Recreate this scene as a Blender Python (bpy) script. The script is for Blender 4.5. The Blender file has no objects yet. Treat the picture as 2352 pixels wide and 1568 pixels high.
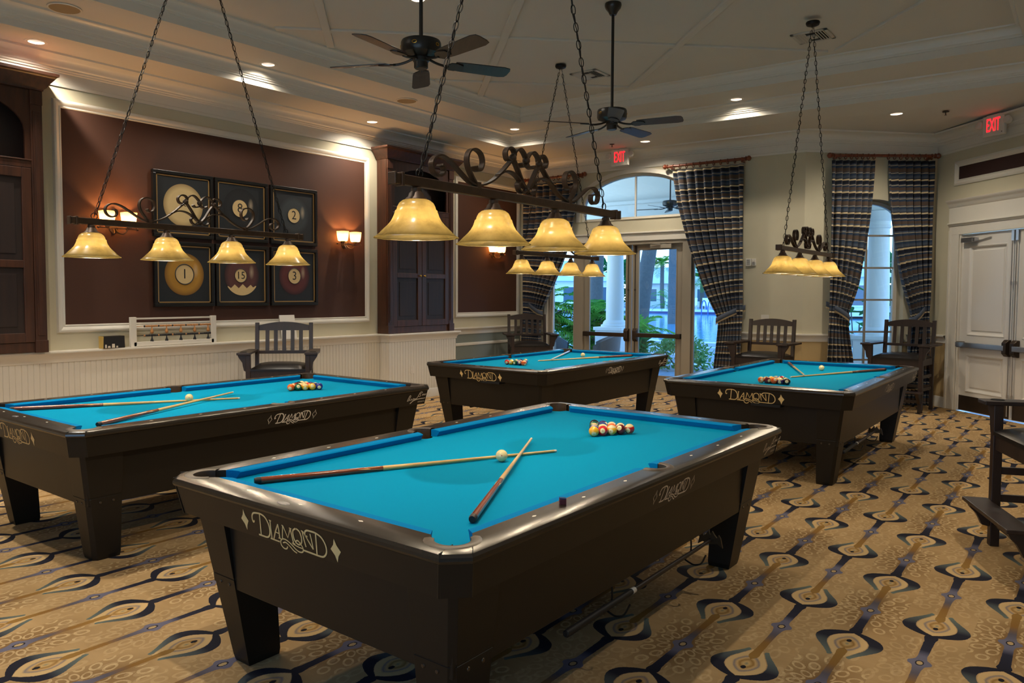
# Billiard room with four pool tables
E_BULB,E_SCONCE,E_CAN,E_SKY,EXPO=8.0,9.0,74.0,2.6,0.78
import bpy, bmesh, math, random
from mathutils import Vector, Matrix
PI=math.pi; R=math.radians
random.seed(7)
sc=bpy.context.scene; COL=sc.collection
# ------------------------------------------------------------------ mesh builder
class MB:
    def __init__(s): s.v=[]; s.f=[]; s.m=[]; s.uv=None
    def add(s,vs,fs,mi=0):
        o=len(s.v); s.v.extend([tuple(p) for p in vs])
        for f in fs: s.f.append(tuple(o+i for i in f)); s.m.append(mi)
        return s
    def box(s,x0,x1,y0,y1,z0,z1,mi=0,M=None):
        vs=[Vector(p) for p in ((x0,y0,z0),(x1,y0,z0),(x1,y1,z0),(x0,y1,z0),(x0,y0,z1),(x1,y0,z1),(x1,y1,z1),(x0,y1,z1))]
        if M is not None: vs=[M@p for p in vs]
        return s.add(vs,[(0,3,2,1),(4,5,6,7),(0,1,5,4),(1,2,6,5),(2,3,7,6),(3,0,4,7)],mi)
    def beam(s,a,b,w,h,up=(0,0,1),mi=0):
        a=Vector(a); b=Vector(b); d=(b-a).normalized(); u=Vector(up)
        if abs(d.dot(u))>.99: u=Vector((1,0,0))
        r=d.cross(u).normalized(); u=r.cross(d)
        vs=[p+r*sx*w/2+u*sy*h/2 for p in (a,b) for sx,sy in ((-1,-1),(1,-1),(1,1),(-1,1))]
        return s.add(vs,[(0,3,2,1),(4,5,6,7),(0,1,5,4),(1,2,6,5),(2,3,7,6),(3,0,4,7)],mi)
    def loft(s,loops,close=True,cap0=True,cap1=True,mi=0):
        n=len(loops[0]); vs=[p for l in loops for p in l]; fs=[]
        for k in range(len(loops)-1):
            for i in range(n if close else n-1):
                j=(i+1)%n; fs.append((k*n+i,k*n+j,(k+1)*n+j,(k+1)*n+i))
        if cap0: fs.append(tuple(range(n-1,-1,-1)))
        if cap1: fs.append(tuple((len(loops)-1)*n+i for i in range(n)))
        return s.add(vs,fs,mi)
    def prism(s,poly,z0,z1,mi=0):
        return s.loft([[(x,y,z0) for x,y in poly],[(x,y,z1) for x,y in poly]],mi=mi)
    def lathe(s,prof,seg=24,c=(0,0,0),M=None,mi=0,cap=True):
        loops=[]
        for r,z in prof:
            l=[Vector((c[0]+r*math.cos(2*PI*i/seg),c[1]+r*math.sin(2*PI*i/seg),c[2]+z)) for i in range(seg)]
            if M is not None: l=[M@p for p in l]
            loops.append(l)
        return s.loft(loops,cap0=cap and prof[0][0]>1e-6,cap1=cap and prof[-1][0]>1e-6,mi=mi)
    def tube(s,path,r,seg=8,mi=0,close=False):
        path=[Vector(p) for p in path]; n=len(path); rr=r if isinstance(r,(list,tuple)) else [r]*n
        loops=[]; ref=None
        for i,p in enumerate(path):
            if close: d=path[(i+1)%n]-path[i-1]
            else: d=path[min(i+1,n-1)]-path[max(i-1,0)]
            d.normalize()
            if ref is None:
                ref=Vector((0,0,1)) if abs(d.z)<.9 else Vector((1,0,0))
                ref=(ref-d*ref.dot(d)).normalized()
            else:
                ref=(ref-d*ref.dot(d))
                ref=ref.normalized() if ref.length>1e-6 else d.orthogonal().normalized()
            b=d.cross(ref)
            loops.append([p+(ref*math.cos(2*PI*k/seg)+b*math.sin(2*PI*k/seg))*rr[i] for k in range(seg)])
        if close: loops.append(loops[0]); return s.loft(loops,cap0=False,cap1=False,mi=mi)
        return s.loft(loops,mi=mi)
    def strap(s,path,w,t,axis=(0,1,0),mi=0,ends=None):
        # flat bar following a planar path; w along axis, t in the plane
        path=[Vector(p) for p in path]; n=len(path); ax=Vector(axis); loops=[]
        for i,p in enumerate(path):
            d=(path[min(i+1,n-1)]-path[max(i-1,0)]).normalized(); nn=d.cross(ax).normalized()
            ww=w*(ends[i] if ends else 1)
            loops.append([p+ax*sx*ww/2+nn*sy*t/2 for sx,sy in ((-1,-1),(1,-1),(1,1),(-1,1))])
        return s.loft(loops,mi=mi)
    def sphere(s,c,r,seg=16,rings=10,mi=0,sz=1,M=None):
        prof=[(max(r*math.sin(PI*i/rings),0),-r*sz*math.cos(PI*i/rings)) for i in range(rings+1)]
        loops=prof[1:-1]; o=len(s.v)
        vs=[(c[0],c[1],c[2]-r*sz)]
        for pr,pz in loops: vs+=[(c[0]+pr*math.cos(2*PI*i/seg),c[1]+pr*math.sin(2*PI*i/seg),c[2]+pz) for i in range(seg)]
        vs.append((c[0],c[1],c[2]+r*sz))
        if M is not None: vs=[M@Vector(p) for p in vs]
        fs=[(0,1+(i+1)%seg,1+i) for i in range(seg)]
        for k in range(len(loops)-1):
            for i in range(seg): fs.append((1+k*seg+i,1+k*seg+(i+1)%seg,1+(k+1)*seg+(i+1)%seg,1+(k+1)*seg+i))
        b=1+(len(loops)-1)*seg; t=len(vs)-1
        fs+=[(b+i,b+(i+1)%seg,t) for i in range(seg)]
        return s.add(vs,fs,mi)
    def torus(s,c,R_,r,seg=20,sub=6,M=None,mi=0,sx=1,sy=1):
        pts=[Vector((c[0]+R_*sx*math.cos(2*PI*i/seg),c[1]+R_*sy*math.sin(2*PI*i/seg),c[2])) for i in range(seg)]
        if M is not None: pts=[M@p for p in pts]
        return s.tube(pts,r,sub,mi,close=True)
    def ribbon(s,pts,w,fn,mi=0,close=False):
        # flat stroke in 2D (a,b) mapped by fn to 3D
        P=[Vector((p[0],p[1])) for p in pts]; n=len(P); L=[];Rr=[]
        for i,p in enumerate(P):
            if close: d=P[(i+1)%n]-P[i-1]
            else: d=P[min(i+1,n-1)]-P[max(i-1,0)]
            if d.length<1e-9: d=Vector((1,0))
            d.normalize(); nn=Vector((-d.y,d.x)); L.append(p+nn*w/2); Rr.append(p-nn*w/2)
        vs=[fn(q.x,q.y) for q in L]+[fn(q.x,q.y) for q in Rr]; fs=[]
        for i in range(n if close else n-1):
            j=(i+1)%n; fs.append((i,n+i,n+j,j))
        return s.add(vs,fs,mi)
    def poly(s,pts,mi=0): return s.add(pts,[tuple(range(len(pts)))],mi)
    def build(s,name,mat,parent=None,smooth=35,bevel=0,seg=2,loc=None,fix=True,uvs=None):
        me=bpy.data.meshes.new(name); me.from_pydata(s.v,[],s.f)
        for m in (mat if isinstance(mat,(list,tuple)) else [mat]): me.materials.append(m)
        me.polygons.foreach_set('material_index',s.m)
        if uvs is not None:
            ul=me.uv_layers.new(name='UVMap')
            for l in me.loops: ul.data[l.index].uv=uvs[l.vertex_index]
        if fix:
            bm=bmesh.new(); bm.from_mesh(me); bmesh.ops.recalc_face_normals(bm,faces=bm.faces); bm.to_mesh(me); bm.free()
        if smooth:
            me.polygons.foreach_set('use_smooth',[True]*len(me.polygons)); me.set_sharp_from_angle(angle=R(smooth))
        me.update()
        o=bpy.data.objects.new(name,me); COL.objects.link(o)
        if parent: o.parent=parent
        if loc: o.location=loc
        if bevel:
            b=o.modifiers.new('edge','BEVEL'); b.width=bevel; b.segments=seg; b.limit_method='ANGLE'; b.angle_limit=R(40); b.harden_normals=False
        return o
def cr(pts,n=5,close=False):
    # Catmull-Rom smoothing of a point list
    P=[Vector(p) for p in pts]; out=[]; N=len(P); rng=range(N if close else N-1)
    for i in rng:
        p0=P[i-1] if (i>0 or close) else P[0]*2-P[1]; p1=P[i]; p2=P[(i+1)%N]
        p3=P[(i+2)%N] if (i+2<N or close) else P[N-1]*2-P[N-2]
        for k in range(n):
            t=k/n; out.append(.5*((2*p1)+(p2-p0)*t+(2*p0-5*p1+4*p2-p3)*t*t+(3*p1-p0-3*p2+p3)*t**3))
    if not close: out.append(P[-1])
    return out
def tag(o,label,cat,group=None,kind=None):
    if label: o['label']=label
    if cat: o['category']=cat
    if group: o['group']=group
    if kind: o['kind']=kind
    return o
def empty(name,loc=(0,0,0),rz=0,label=None,cat=None,group=None):
    o=bpy.data.objects.new(name,None); COL.objects.link(o); o.empty_display_size=.1
    o.location=loc; o.rotation_euler=(0,0,rz); return tag(o,label,cat,group)
def struct(o,label=None): o['kind']='structure'; tag(o,label,None); return o
def kids(o): return [c for c in bpy.data.objects if c.parent==o]
def copy_tree(o,parent=None):
    c=o.copy(); COL.objects.link(c)
    if parent: c.parent=parent
    for ch in kids(o): copy_tree(ch,c)
    return c
# ------------------------------------------------------------------ materials
def lin(c):
    f=lambda u: u/12.92 if u<=.04045 else ((u+.055)/1.055)**2.4
    return tuple(f(x/255) for x in c[:3])+(1,)
class NG:
    def __init__(s,name):
        s.mat=bpy.data.materials.new(name); s.mat.use_nodes=True; s.nt=s.mat.node_tree; s.b=s.nt.nodes['Principled BSDF']
        s.out=s.nt.nodes['Material Output']
    def n(s,t,**kw):
        x=s.nt.nodes.new(t)
        for k,v in kw.items(): setattr(x,k,v)
        return x
    def put(s,sock,v):
        if hasattr(v,'is_output') : s.nt.links.new(v,sock)
        else:
            try: sock.default_value=v
            except Exception: sock.default_value=(v,v,v)
    def m(s,op,a,b=0.0,c=None,clamp=False):
        x=s.n('ShaderNodeMath',operation=op,use_clamp=clamp); s.put(x.inputs[0],a); s.put(x.inputs[1],b)
        if c is not None: s.put(x.inputs[2],c)
        return x.outputs[0]
    def mix(s,f,a,b,bt='MIX'):
        x=s.n('ShaderNodeMix',data_type='RGBA',blend_type=bt); s.put(x.inputs[0],f); s.put(x.inputs[6],a); s.put(x.inputs[7],b); return x.outputs[2]
    def ramp(s,f,stops,const=False):
        x=s.n('ShaderNodeValToRGB'); e=x.color_ramp.elements
        while len(e)<len(stops): e.new(.5)
        for el,(p,c) in zip(e,stops): el.position=p; el.color=c
        if const: x.color_ramp.interpolation='CONSTANT'
        s.put(x.inputs[0],f); return x.outputs[0]
    def curve(s,f,pts):
        x=s.n('ShaderNodeFloatCurve'); cv=x.mapping.curves[0]
        x.mapping.use_clip=False
        while len(cv.points)<len(pts): cv.points.new(.5,.5)
        for p,(a,b) in zip(cv.points,pts): p.location=(a,b)
        x.mapping.update(); s.put(x.inputs[1],f); return x.outputs[0]
    def coord(s,kind='Object'): return s.n('ShaderNodeTexCoord').outputs[kind]
    def noise(s,scale,detail=3,vec=None,rough=.5,out=0):
        x=s.n('ShaderNodeTexNoise'); x.inputs['Scale'].default_value=scale; x.inputs['Detail'].default_value=detail; x.inputs['Roughness'].default_value=rough
        if vec is not None: s.nt.links.new(vec,x.inputs['Vector'])
        return x.outputs[out]
    def mapping(s,vec,scale=(1,1,1),rot=(0,0,0),loc=(0,0,0)):
        x=s.n('ShaderNodeMapping'); s.nt.links.new(vec,x.inputs[0]); x.inputs['Scale'].default_value=scale; x.inputs['Rotation'].default_value=rot; x.inputs['Location'].default_value=loc
        return x.outputs[0]
    def bump(s,h,strength=.2,dist=.01):
        x=s.n('ShaderNodeBump'); x.inputs['Strength'].default_value=strength; x.inputs['Distance'].default_value=dist; s.nt.links.new(h,x.inputs['Height'])
        s.nt.links.new(x.outputs[0],s.b.inputs['Normal'])
    def set(s,**kw):
        for k,v in kw.items(): s.put(s.b.inputs[k.replace('_',' ')],v)
        return s
def M_(name,col,rough=.5,metal=0,spec=.5,noise=0,nscale=20,bump=0,bscale=60,em=None,es=0,coat=0):
    g=NG(name); c=col if len(col)==4 else tuple(col)+(1,)
    if noise:
        t=g.noise(nscale,4,g.coord())
        d=tuple(max(x*(1-noise),0) for x in c[:3])+(1,); l=tuple(min(x*(1+noise),1) for x in c[:3])+(1,)
        g.set(Base_Color=g.mix(t,d,l))
    else: g.set(Base_Color=c)
    g.set(Roughness=rough,Metallic=metal)
    g.b.inputs['Specular IOR Level'].default_value=spec
    if coat: g.b.inputs['Coat Weight'].default_value=coat; g.b.inputs['Coat Roughness'].default_value=.12
    if bump: g.bump(g.noise(bscale,3,g.coord()),bump,.004)
    if em: g.b.inputs['Emission Color'].default_value=em; g.b.inputs['Emission Strength'].default_value=es
    return g.mat
def wood(name,dark,light,scale=(1,12,12),rough=.35,coat=.2,nsc=3.0):
    g=NG(name); v=g.mapping(g.coord(),scale=scale); t=g.noise(nsc,5,v,.6)
    g.set(Base_Color=g.ramp(t,[(.3,dark),(.7,light)]),Roughness=rough); g.b.inputs['Coat Weight'].default_value=coat; g.b.inputs['Coat Roughness'].default_value=.2
    return g.mat
MT={}
MT['paint']=M_('wall_paint',lin((196,187,160)),.75,noise=.04,nscale=6,bump=.05,bscale=300)
MT['paint_cool']=M_('wall_paint_dado',lin((160,150,128)),.7,noise=.05,nscale=6)
MT['trim']=M_('trim_white',lin((214,207,193)),.38,noise=.02)
MT['ceil']=M_('ceiling_paint',lin((205,199,188)),.8,noise=.02,nscale=4)
MT['brown']=M_('brown_wall_panel',lin((70,39,24)),.75,noise=.12,nscale=90,bump=.15,bscale=400)
MT['black']=M_('black_laminate',lin((28,24,19)),.4,spec=.35,noise=.1,nscale=60,bump=.04,bscale=500)
MT['rail']=M_('black_rail',lin((42,35,27)),.27,noise=.25,nscale=8)
MT['seam']=M_('dark_seam',lin((8,7,7)),.8)
MT['cloth']=M_('table_cloth',lin((0,132,172)),.95,spec=.05,noise=.05,nscale=250,bump=.03,bscale=900)
MT['cushion']=M_('cushion_cloth',lin((0,116,172)),.95,spec=.05,noise=.05,nscale=250)
MT['leather']=M_('pocket_leather',lin((66,52,38)),.45,noise=.3,nscale=40)
MT['well']=M_('pocket_well',lin((14,12,10)),.7)
MT['gold']=M_('gold_lettering',lin((228,196,132)),.45)
MT['silver_ink']=M_('silver_lettering',lin((216,204,184)),.5)
MT['pearl']=M_('pearl_inlay',lin((232,224,205)),.3)
MT['plate']=M_('name_plate',lin((120,116,118)),.35,metal=.6)
MT['bolt']=M_('bolt_steel',lin((90,80,66)),.4,metal=.8)
MT['iron']=M_('wrought_iron',lin((74,54,38)),.45,metal=.35,noise=.35,nscale=25,bump=.1,bscale=90)
MT['chain']=M_('chain_iron',lin((30,26,23)),.45,metal=.6)
MT['fan']=M_('fan_black',lin((26,23,20)),.35)
MT['blade']=wood('fan_blade_wood',lin((26,22,22)),lin((44,36,34)),scale=(1,14,14),rough=.4)
MT['brass']=M_('brass',lin((200,150,60)),.3,metal=1)
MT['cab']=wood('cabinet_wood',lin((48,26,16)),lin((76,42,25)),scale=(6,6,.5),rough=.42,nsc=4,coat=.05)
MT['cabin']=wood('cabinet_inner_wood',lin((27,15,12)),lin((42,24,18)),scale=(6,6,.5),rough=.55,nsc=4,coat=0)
MT['chairw']=wood('chair_wood',lin((30,19,14)),lin((48,31,23)),scale=(5,5,1),rough=.42,coat=.05)
MT['seat']=M_('black_leather',lin((24,21,20)),.32,bump=.12,bscale=140,noise=.1)
MT['redwood']=wood('curtain_rod_wood',lin((90,38,18)),lin((130,60,30)),scale=(1,8,8),rough=.3,coat=.4)
MT['chrome']=M_('brushed_steel',lin((196,196,198)),.3,metal=.9)
MT['darkmetal']=M_('bronze_hardware',lin((70,58,48)),.38,metal=.7)
MT['kick']=M_('kick_plate',lin((78,66,56)),.35,metal=.7,noise=.1)
MT['trim_shaded']=M_('shaded_trim_paint',lin((150,140,124)),.45)  # trim paint darkened: the shade on the frames is put into the colour
MT['doorwhite']=M_('door_white',lin((214,208,198)),.3)
MT['void']=M_('vent_dark',lin((48,22,18)),.8)
MT['plastic']=M_('white_plastic',lin((215,208,195)),.4)
MT['grille']=M_('speaker_grille',lin((150,130,98)),.7,noise=.2,nscale=300)
MT['vent']=M_('vent_metal',lin((186,180,170)),.5)
MT['louver']=M_('vent_louver_shadow',lin((36,34,32)),.7)
MT['red']=M_('exit_red',(.9,.01,.01),.4,em=(1,.006,.012,1),es=2.6)
MT['lens']=M_('lamp_lens',(1,.95,.88),.3,em=(1,.93,.84,1),es=14)
MT['bulb']=M_('bulb_glow',(1,.8,.5),.4,em=(1,.72,.36,1),es=6)
MT['canring']=M_('can_trim',lin((120,112,104)),.3,metal=.5)
MT['paper']=M_('paper',lin((222,216,205)),.8)
MT['yellowbox']=M_('tissue_box_card',lin((170,140,70)),.7,noise=.15)
MT['tan_bead']=M_('tan_bead',lin((176,120,66)),.5)
MT['blk_bead']=M_('black_bead',lin((24,24,26)),.35)
MT['tip']=M_('cue_tip',lin((222,214,200)),.6)
MT['maple']=wood('cue_maple',lin((206,158,88)),lin((228,184,114)),scale=(.5,30,30),rough=.3,coat=.3)
MT['rosewood']=wood('cue_butt_wood',lin((96,38,16)),lin((140,62,26)),scale=(.6,25,25),rough=.2,coat=.6)
MT['rubber']=M_('cue_bumper',lin((20,18,17)),.6)
MT['chalkpaper']=M_('chalk_wrapper',lin((92,26,30)),.6)
MT['chalkblue']=M_('chalk_blue',lin((28,52,92)),.95)
# ------------------------------------------------------------------ special materials
def carpet():
    g=NG('carpet_pattern'); geo=g.n('ShaderNodeNewGeometry').outputs['Position']
    # slight wobble like woven pile
    wob=g.n('ShaderNodeTexNoise'); wob.inputs['Scale'].default_value=160; g.nt.links.new(geo,wob.inputs['Vector'])
    vm=g.n('ShaderNodeVectorMath',operation='MULTIPLY_ADD'); g.nt.links.new(wob.outputs['Color'],vm.inputs[0]); vm.inputs[1].default_value=(.006,.006,0); g.nt.links.new(geo,vm.inputs[2])
    sp=g.n('ShaderNodeSeparateXYZ'); g.nt.links.new(vm.outputs[0],sp.inputs[0]); X,Y=sp.outputs[0],sp.outputs[1]
    m=g.m; P=.914; CW=.2845
    k=m('ROUND',m('DIVIDE',m('SUBTRACT',Y,.530),CW))
    t=m('SUBTRACT',m('SUBTRACT',Y,.530),m('MULTIPLY',k,CW)); at=m('ABSOLUTE',t)
    par=m('FLOORED_MODULO',k,2.0)
    se=m('SUBTRACT',X,3.603); so=m('SUBTRACT',4.061,X)
    s=m('ADD',m('MULTIPLY',se,m('SUBTRACT',1.0,par)),m('MULTIPLY',so,par))
    s=m('FLOORED_MODULO',s,P)
    gs=g.curve(s,[(0,0),(.305,0),(.325,.03),(.36,.078),(.40,.104),(.435,.110),(.48,.100),(.53,.074),(.57,.052),(.605,.040),(.63,.06),(1,.06)])
    hw=g.curve(s,[(0,0),(.30,.004),(.315,.026),(.35,.034),(.40,.030),(.44,.027),(.50,.019),(.57,.012),(.605,.007),(.61,0),(1,0)])
    st=g.curve(s,[(0,.046),(.012,.044),(.035,.026),(.06,.019),(.12,.019),(.25,.021),(.315,.022),(.325,0),(.50,0),(.53,.018),(.60,.017),(.80,.016),(.85,.019),(.885,.028),(.90,.043),(.914,.046),(1,.046)])
    arm=m('LESS_THAN',m('ABSOLUTE',m('SUBTRACT',at,gs)),hw)
    stem=m('LESS_THAN',at,st)
    gin=m('SUBTRACT',m('SUBTRACT',gs,hw),.004)
    inside=m('MULTIPLY',m('LESS_THAN',at,gin),m('MULTIPLY',m('GREATER_THAN',s,.325),m('LESS_THAN',s,.60)))
    # onion rings
    ds=m('MULTIPLY',m('SUBTRACT',s,.455),.62)
    rr=m('MULTIPLY',m('ADD',m('MULTIPLY',m('SQRT',m('ADD',m('POWER',ds,2.0),m('POWER',at,2.0))),.75),m('MULTIPLY',m('ADD',m('ABSOLUTE',ds),at),.3)),12.5)
    c=lambda *x: lin(x)
    ring=g.ramp(rr,[(0,c(140,136,110)),(.16,c(206,168,108)),(.36,c(156,116,60)),(.50,c(208,168,110)),(.66,c(140,126,118)),(.76,c(212,176,120)),(1,c(214,178,124))])
    # pale ovals scattered in the ground
    vor=g.n('ShaderNodeTexVoronoi',feature='F1'); mp=g.mapping(vm.outputs[0],scale=(6.0,14.0,1),rot=(0,0,.5)); g.nt.links.new(mp,vor.inputs['Vector']); vor.inputs['Scale'].default_value=1; vor.inputs['Randomness'].default_value=.55
    vd=vor.outputs['Distance']
    ov=m('MULTIPLY',m('MULTIPLY',m('GREATER_THAN',vd,.20),m('LESS_THAN',vd,.33)),.42)
    streak=g.noise(1.0,3,g.mapping(vm.outputs[0],scale=(30,5,1)))
    base=g.mix(streak,c(180,146,98),c(202,166,116))
    sn=m('MINIMUM',s,m('SUBTRACT',P,s))
    odd=m('ADD',.30,m('MULTIPLY',par,.70))
    nr=m('SUBTRACT',1.0,m('MULTIPLY',at,4.2),clamp=True)
    near=g.curve(sn,[(0,.95),(.12,.85),(.24,.45),(.33,.1),(.46,.0),(1,0)])
    base=g.mix(m('MULTIPLY',m('MULTIPLY',near,nr),odd),base,c(120,86,46))
    patch=g.noise(2.2,3,geo); base=g.mix(m('MULTIPLY',m('SUBTRACT',patch,.42,clamp=True),1.3,clamp=True),base,c(150,116,72))
    # petals ringed round every medallion
    rad=m('SQRT',m('ADD',m('POWER',sn,2.0),m('POWER',at,2.0))); th=m('ARCTAN2',at,sn)
    def petals(off,r0,a,b_,sec):
        ph=m('MULTIPLY',m('SUBTRACT',m('FLOORED_MODULO',m('ADD',th,off),sec),sec/2),rad)
        e=m('SQRT',m('ADD',m('POWER',m('DIVIDE',m('SUBTRACT',rad,r0),a),2.0),m('POWER',m('DIVIDE',ph,b_),2.0)))
        return m('MULTIPLY',m('GREATER_THAN',e,.62),m('LESS_THAN',e,1.0))
    pet=m('MAXIMUM',m('MAXIMUM',petals(.0,.088,.032,.020,.5236),petals(.26,.162,.036,.024,.40)),petals(.1,.245,.034,.026,.30))
    away=m('GREATER_THAN',at,m('ADD',st,.010))
    soft=g.noise(40,3,vm.outputs[0])
    base=g.mix(m('MULTIPLY',m('MULTIPLY',pet,away),m('MULTIPLY',soft,m('ADD',.55,m('MULTIPLY',par,.55)))),base,c(226,194,142))
    base=g.mix(m('MULTIPLY',ov,.6),base,c(222,190,140))
    col=g.mix(inside,base,ring)
    eye=m('LESS_THAN',m('ADD',m('POWER',m('MULTIPLY',m('SUBTRACT',s,.418),62.0),2.0),m('POWER',m('MULTIPLY',at,95.0),2.0)),1.0)
    col=g.mix(eye,col,c(22,24,34))
    stc=g.ramp(s,[(0,c(112,108,124)),(.075,c(106,104,122)),(.14,c(38,40,58)),(.32,c(26,28,42)),(.53,c(156,116,56)),(.70,c(142,102,48)),(.80,c(92,86,92)),(.90,c(112,108,124))])
    col=g.mix(stem,col,stc)
    sh=g.noise(60,2,vm.outputs[0])
    armc=g.ramp(s,[(.30,c(26,28,42)),(.42,c(30,32,46)),(.47,c(74,80,82)),(.60,c(106,116,106))])
    col=g.mix(arm,col,armc)
    # node medallion: cream centre in a dark ring
    rd=m('SQRT',m('ADD',m('POWER',m('MULTIPLY',sn,.62),2.0),m('POWER',at,2.0)))
    col=g.mix(m('LESS_THAN',rd,.0165),col,c(36,36,46)); col=g.mix(m('LESS_THAN',rd,.0115),col,c(190,160,112))
    pile=g.noise(900,2,geo)
    col=g.mix(m('MULTIPLY',pile,.25),col,c(60,48,34))
    g.set(Base_Color=col,Roughness=.95); g.b.inputs['Specular IOR Level'].default_value=.15
    g.bump(g.noise(1200,2,geo),.35,.004)
    return g.mat
MT['carpet']=carpet()
def shade_glass():
    g=NG('amber_shade_glass'); v=g.coord()
    n1=g.noise(7,6,v,.65); n2=g.noise(22,4,v,.6)
    base=g.ramp(n1,[(.30,lin((64,53,26))),(.5,lin((86,72,38))),(.7,lin((96,82,46)))])
    base=g.mix(g.m('MULTIPLY',g.m('GREATER_THAN',n2,.66),.5),base,lin((96,78,40)))
    d=g.n('ShaderNodeBsdfDiffuse'); t=g.n('ShaderNodeBsdfTranslucent'); gl=g.n('ShaderNodeBsdfGlossy'); gl.inputs['Roughness'].default_value=.25
    g.nt.links.new(base,d.inputs[0]); g.nt.links.new(base,t.inputs[0])
    m1=g.n('ShaderNodeMixShader'); m1.inputs[0].default_value=.42; g.nt.links.new(d.outputs[0],m1.inputs[1]); g.nt.links.new(t.outputs[0],m1.inputs[2])
    m2=g.n('ShaderNodeMixShader'); m2.inputs[0].default_value=.05; g.nt.links.new(m1.outputs[0],m2.inputs[1]); g.nt.links.new(gl.outputs[0],m2.inputs[2])
    g.nt.links.new(m2.outputs[0],g.out.inputs[0]); return g.mat
MT['shade']=shade_glass()
def cup_glass():
    g=NG('frosted_cup_glass'); d=g.n('ShaderNodeBsdfDiffuse'); t=g.n('ShaderNodeBsdfTranslucent'); m1=g.n('ShaderNodeMixShader')
    d.inputs[0].default_value=(.40,.32,.20,1); t.inputs[0].default_value=(.46,.36,.20,1); m1.inputs[0].default_value=.6
    g.nt.links.new(d.outputs[0],m1.inputs[1]); g.nt.links.new(t.outputs[0],m1.inputs[2]); g.nt.links.new(m1.outputs[0],g.out.inputs[0]); return g.mat
MT['cup']=cup_glass()
def pane():
    g=NG('window_glass'); tr=g.n('ShaderNodeBsdfTransparent'); gl=g.n('ShaderNodeBsdfGlossy'); gl.inputs['Roughness'].default_value=.01; fr=g.n('ShaderNodeFresnel'); fr.inputs[0].default_value=1.45
    tr.inputs[0].default_value=(.93,.97,.97,1)
    mx=g.n('ShaderNodeMixShader'); g.nt.links.new(fr.outputs[0],mx.inputs[0]); g.nt.links.new(tr.outputs[0],mx.inputs[1]); g.nt.links.new(gl.outputs[0],mx.inputs[2]); g.nt.links.new(mx.outputs[0],g.out.inputs[0]); return g.mat
MT['pane']=pane()
def curtain_mat():
    g=NG('striped_curtain_cloth'); uv=g.n('ShaderNodeUVMap').outputs[0]; sp=g.n('ShaderNodeSeparateXYZ'); g.nt.links.new(uv,sp.inputs[0])
    v=g.m('FRACT',g.m('DIVIDE',g.m('SUBTRACT',3.43,sp.outputs[1]),.455))
    cr_,nv,sl,br,bl=lin((200,180,142)),lin((22,26,40)),lin((70,77,90)),lin((84,68,58)),lin((42,58,78))
    st=[(0,cr_),(.045,nv),(.16,sl),(.205,cr_),(.218,bl),(.29,br),(.41,sl),(.435,cr_),(.448,bl),(.52,sl),(.60,nv),(.625,cr_),(.67,nv),(.77,sl),(.80,cr_),(.813,bl),(.87,br),(.95,sl)]
    g.set(Base_Color=g.ramp(v,st,True),Roughness=.85); g.b.inputs['Specular IOR Level'].default_value=.2
    g.b.inputs['Sheen Weight'].default_value=.15
    return g.mat
MT['curtain']=curtain_mat()
BR=.0286
def ball_mat(name,col,stripe):
    g=NG(name); o=g.coord(); sp=g.n('ShaderNodeSeparateXYZ'); g.nt.links.new(o,sp.inputs[0]); W=lin((228,206,150))
    x=g.m('DIVIDE',sp.outputs[0],BR); z=g.m('ABSOLUTE',g.m('DIVIDE',sp.outputs[2],BR))
    c=lin(col)
    base=g.mix(g.m('GREATER_THAN',z,.58),c,W) if stripe else c
    col2=g.mix(g.m('GREATER_THAN',g.m('ABSOLUTE',x),.86),base,W)
    g.set(Base_Color=col2,Roughness=.08); g.b.inputs['Coat Weight'].default_value=.5; return g.mat
BC=[('yellow',(236,170,30)),('blue',(24,46,130)),('red',(196,26,26)),('purple',(62,32,92)),('orange',(232,96,24)),('green',(10,86,52)),('maroon',(104,22,26)),('black',(16,15,16))]
BM=[]
for i in range(1,16): BM.append((BC[(i-1)%8][0] if i>8 else BC[i-1][0], i>8, ball_mat('ball_'+BC[(i-1)%8][0]+('_stripe' if i>8 else ''),BC[(i-1)%8][1],i>8)))
MT['cue_ball']=M_('ball_cue',lin((236,214,156)),.08,coat=.5)
def leafmat(name,a,b):
    g=NG(name); oi=g.noise(3,3,g.coord()); col=g.ramp(oi,[(.3,lin(a)),(.7,lin(b))])
    d=g.n('ShaderNodeBsdfDiffuse'); t=g.n('ShaderNodeBsdfTranslucent'); mx=g.n('ShaderNodeMixShader'); mx.inputs[0].default_value=.35
    g.nt.links.new(col,d.inputs[0]); g.nt.links.new(col,t.inputs[0]); g.nt.links.new(d.outputs[0],mx.inputs[1]); g.nt.links.new(t.outputs[0],mx.inputs[2]); g.nt.links.new(mx.outputs[0],g.out.inputs[0]); return g.mat
MT['leaf']=leafmat('palm_leaf',(30,110,40),(130,180,70)); MT['leafdark']=leafmat('broad_leaf',(14,78,44),(40,120,60)); MT['shrub']=leafmat('shrub_leaf',(60,120,56),(150,180,110))
MT['trunk']=M_('palm_trunk',lin((92,90,86)),.9,noise=.25,nscale=14,bump=.3,bscale=40)
MT['stucco']=M_('white_stucco',lin((228,226,220)),.8,noise=.03)
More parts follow.
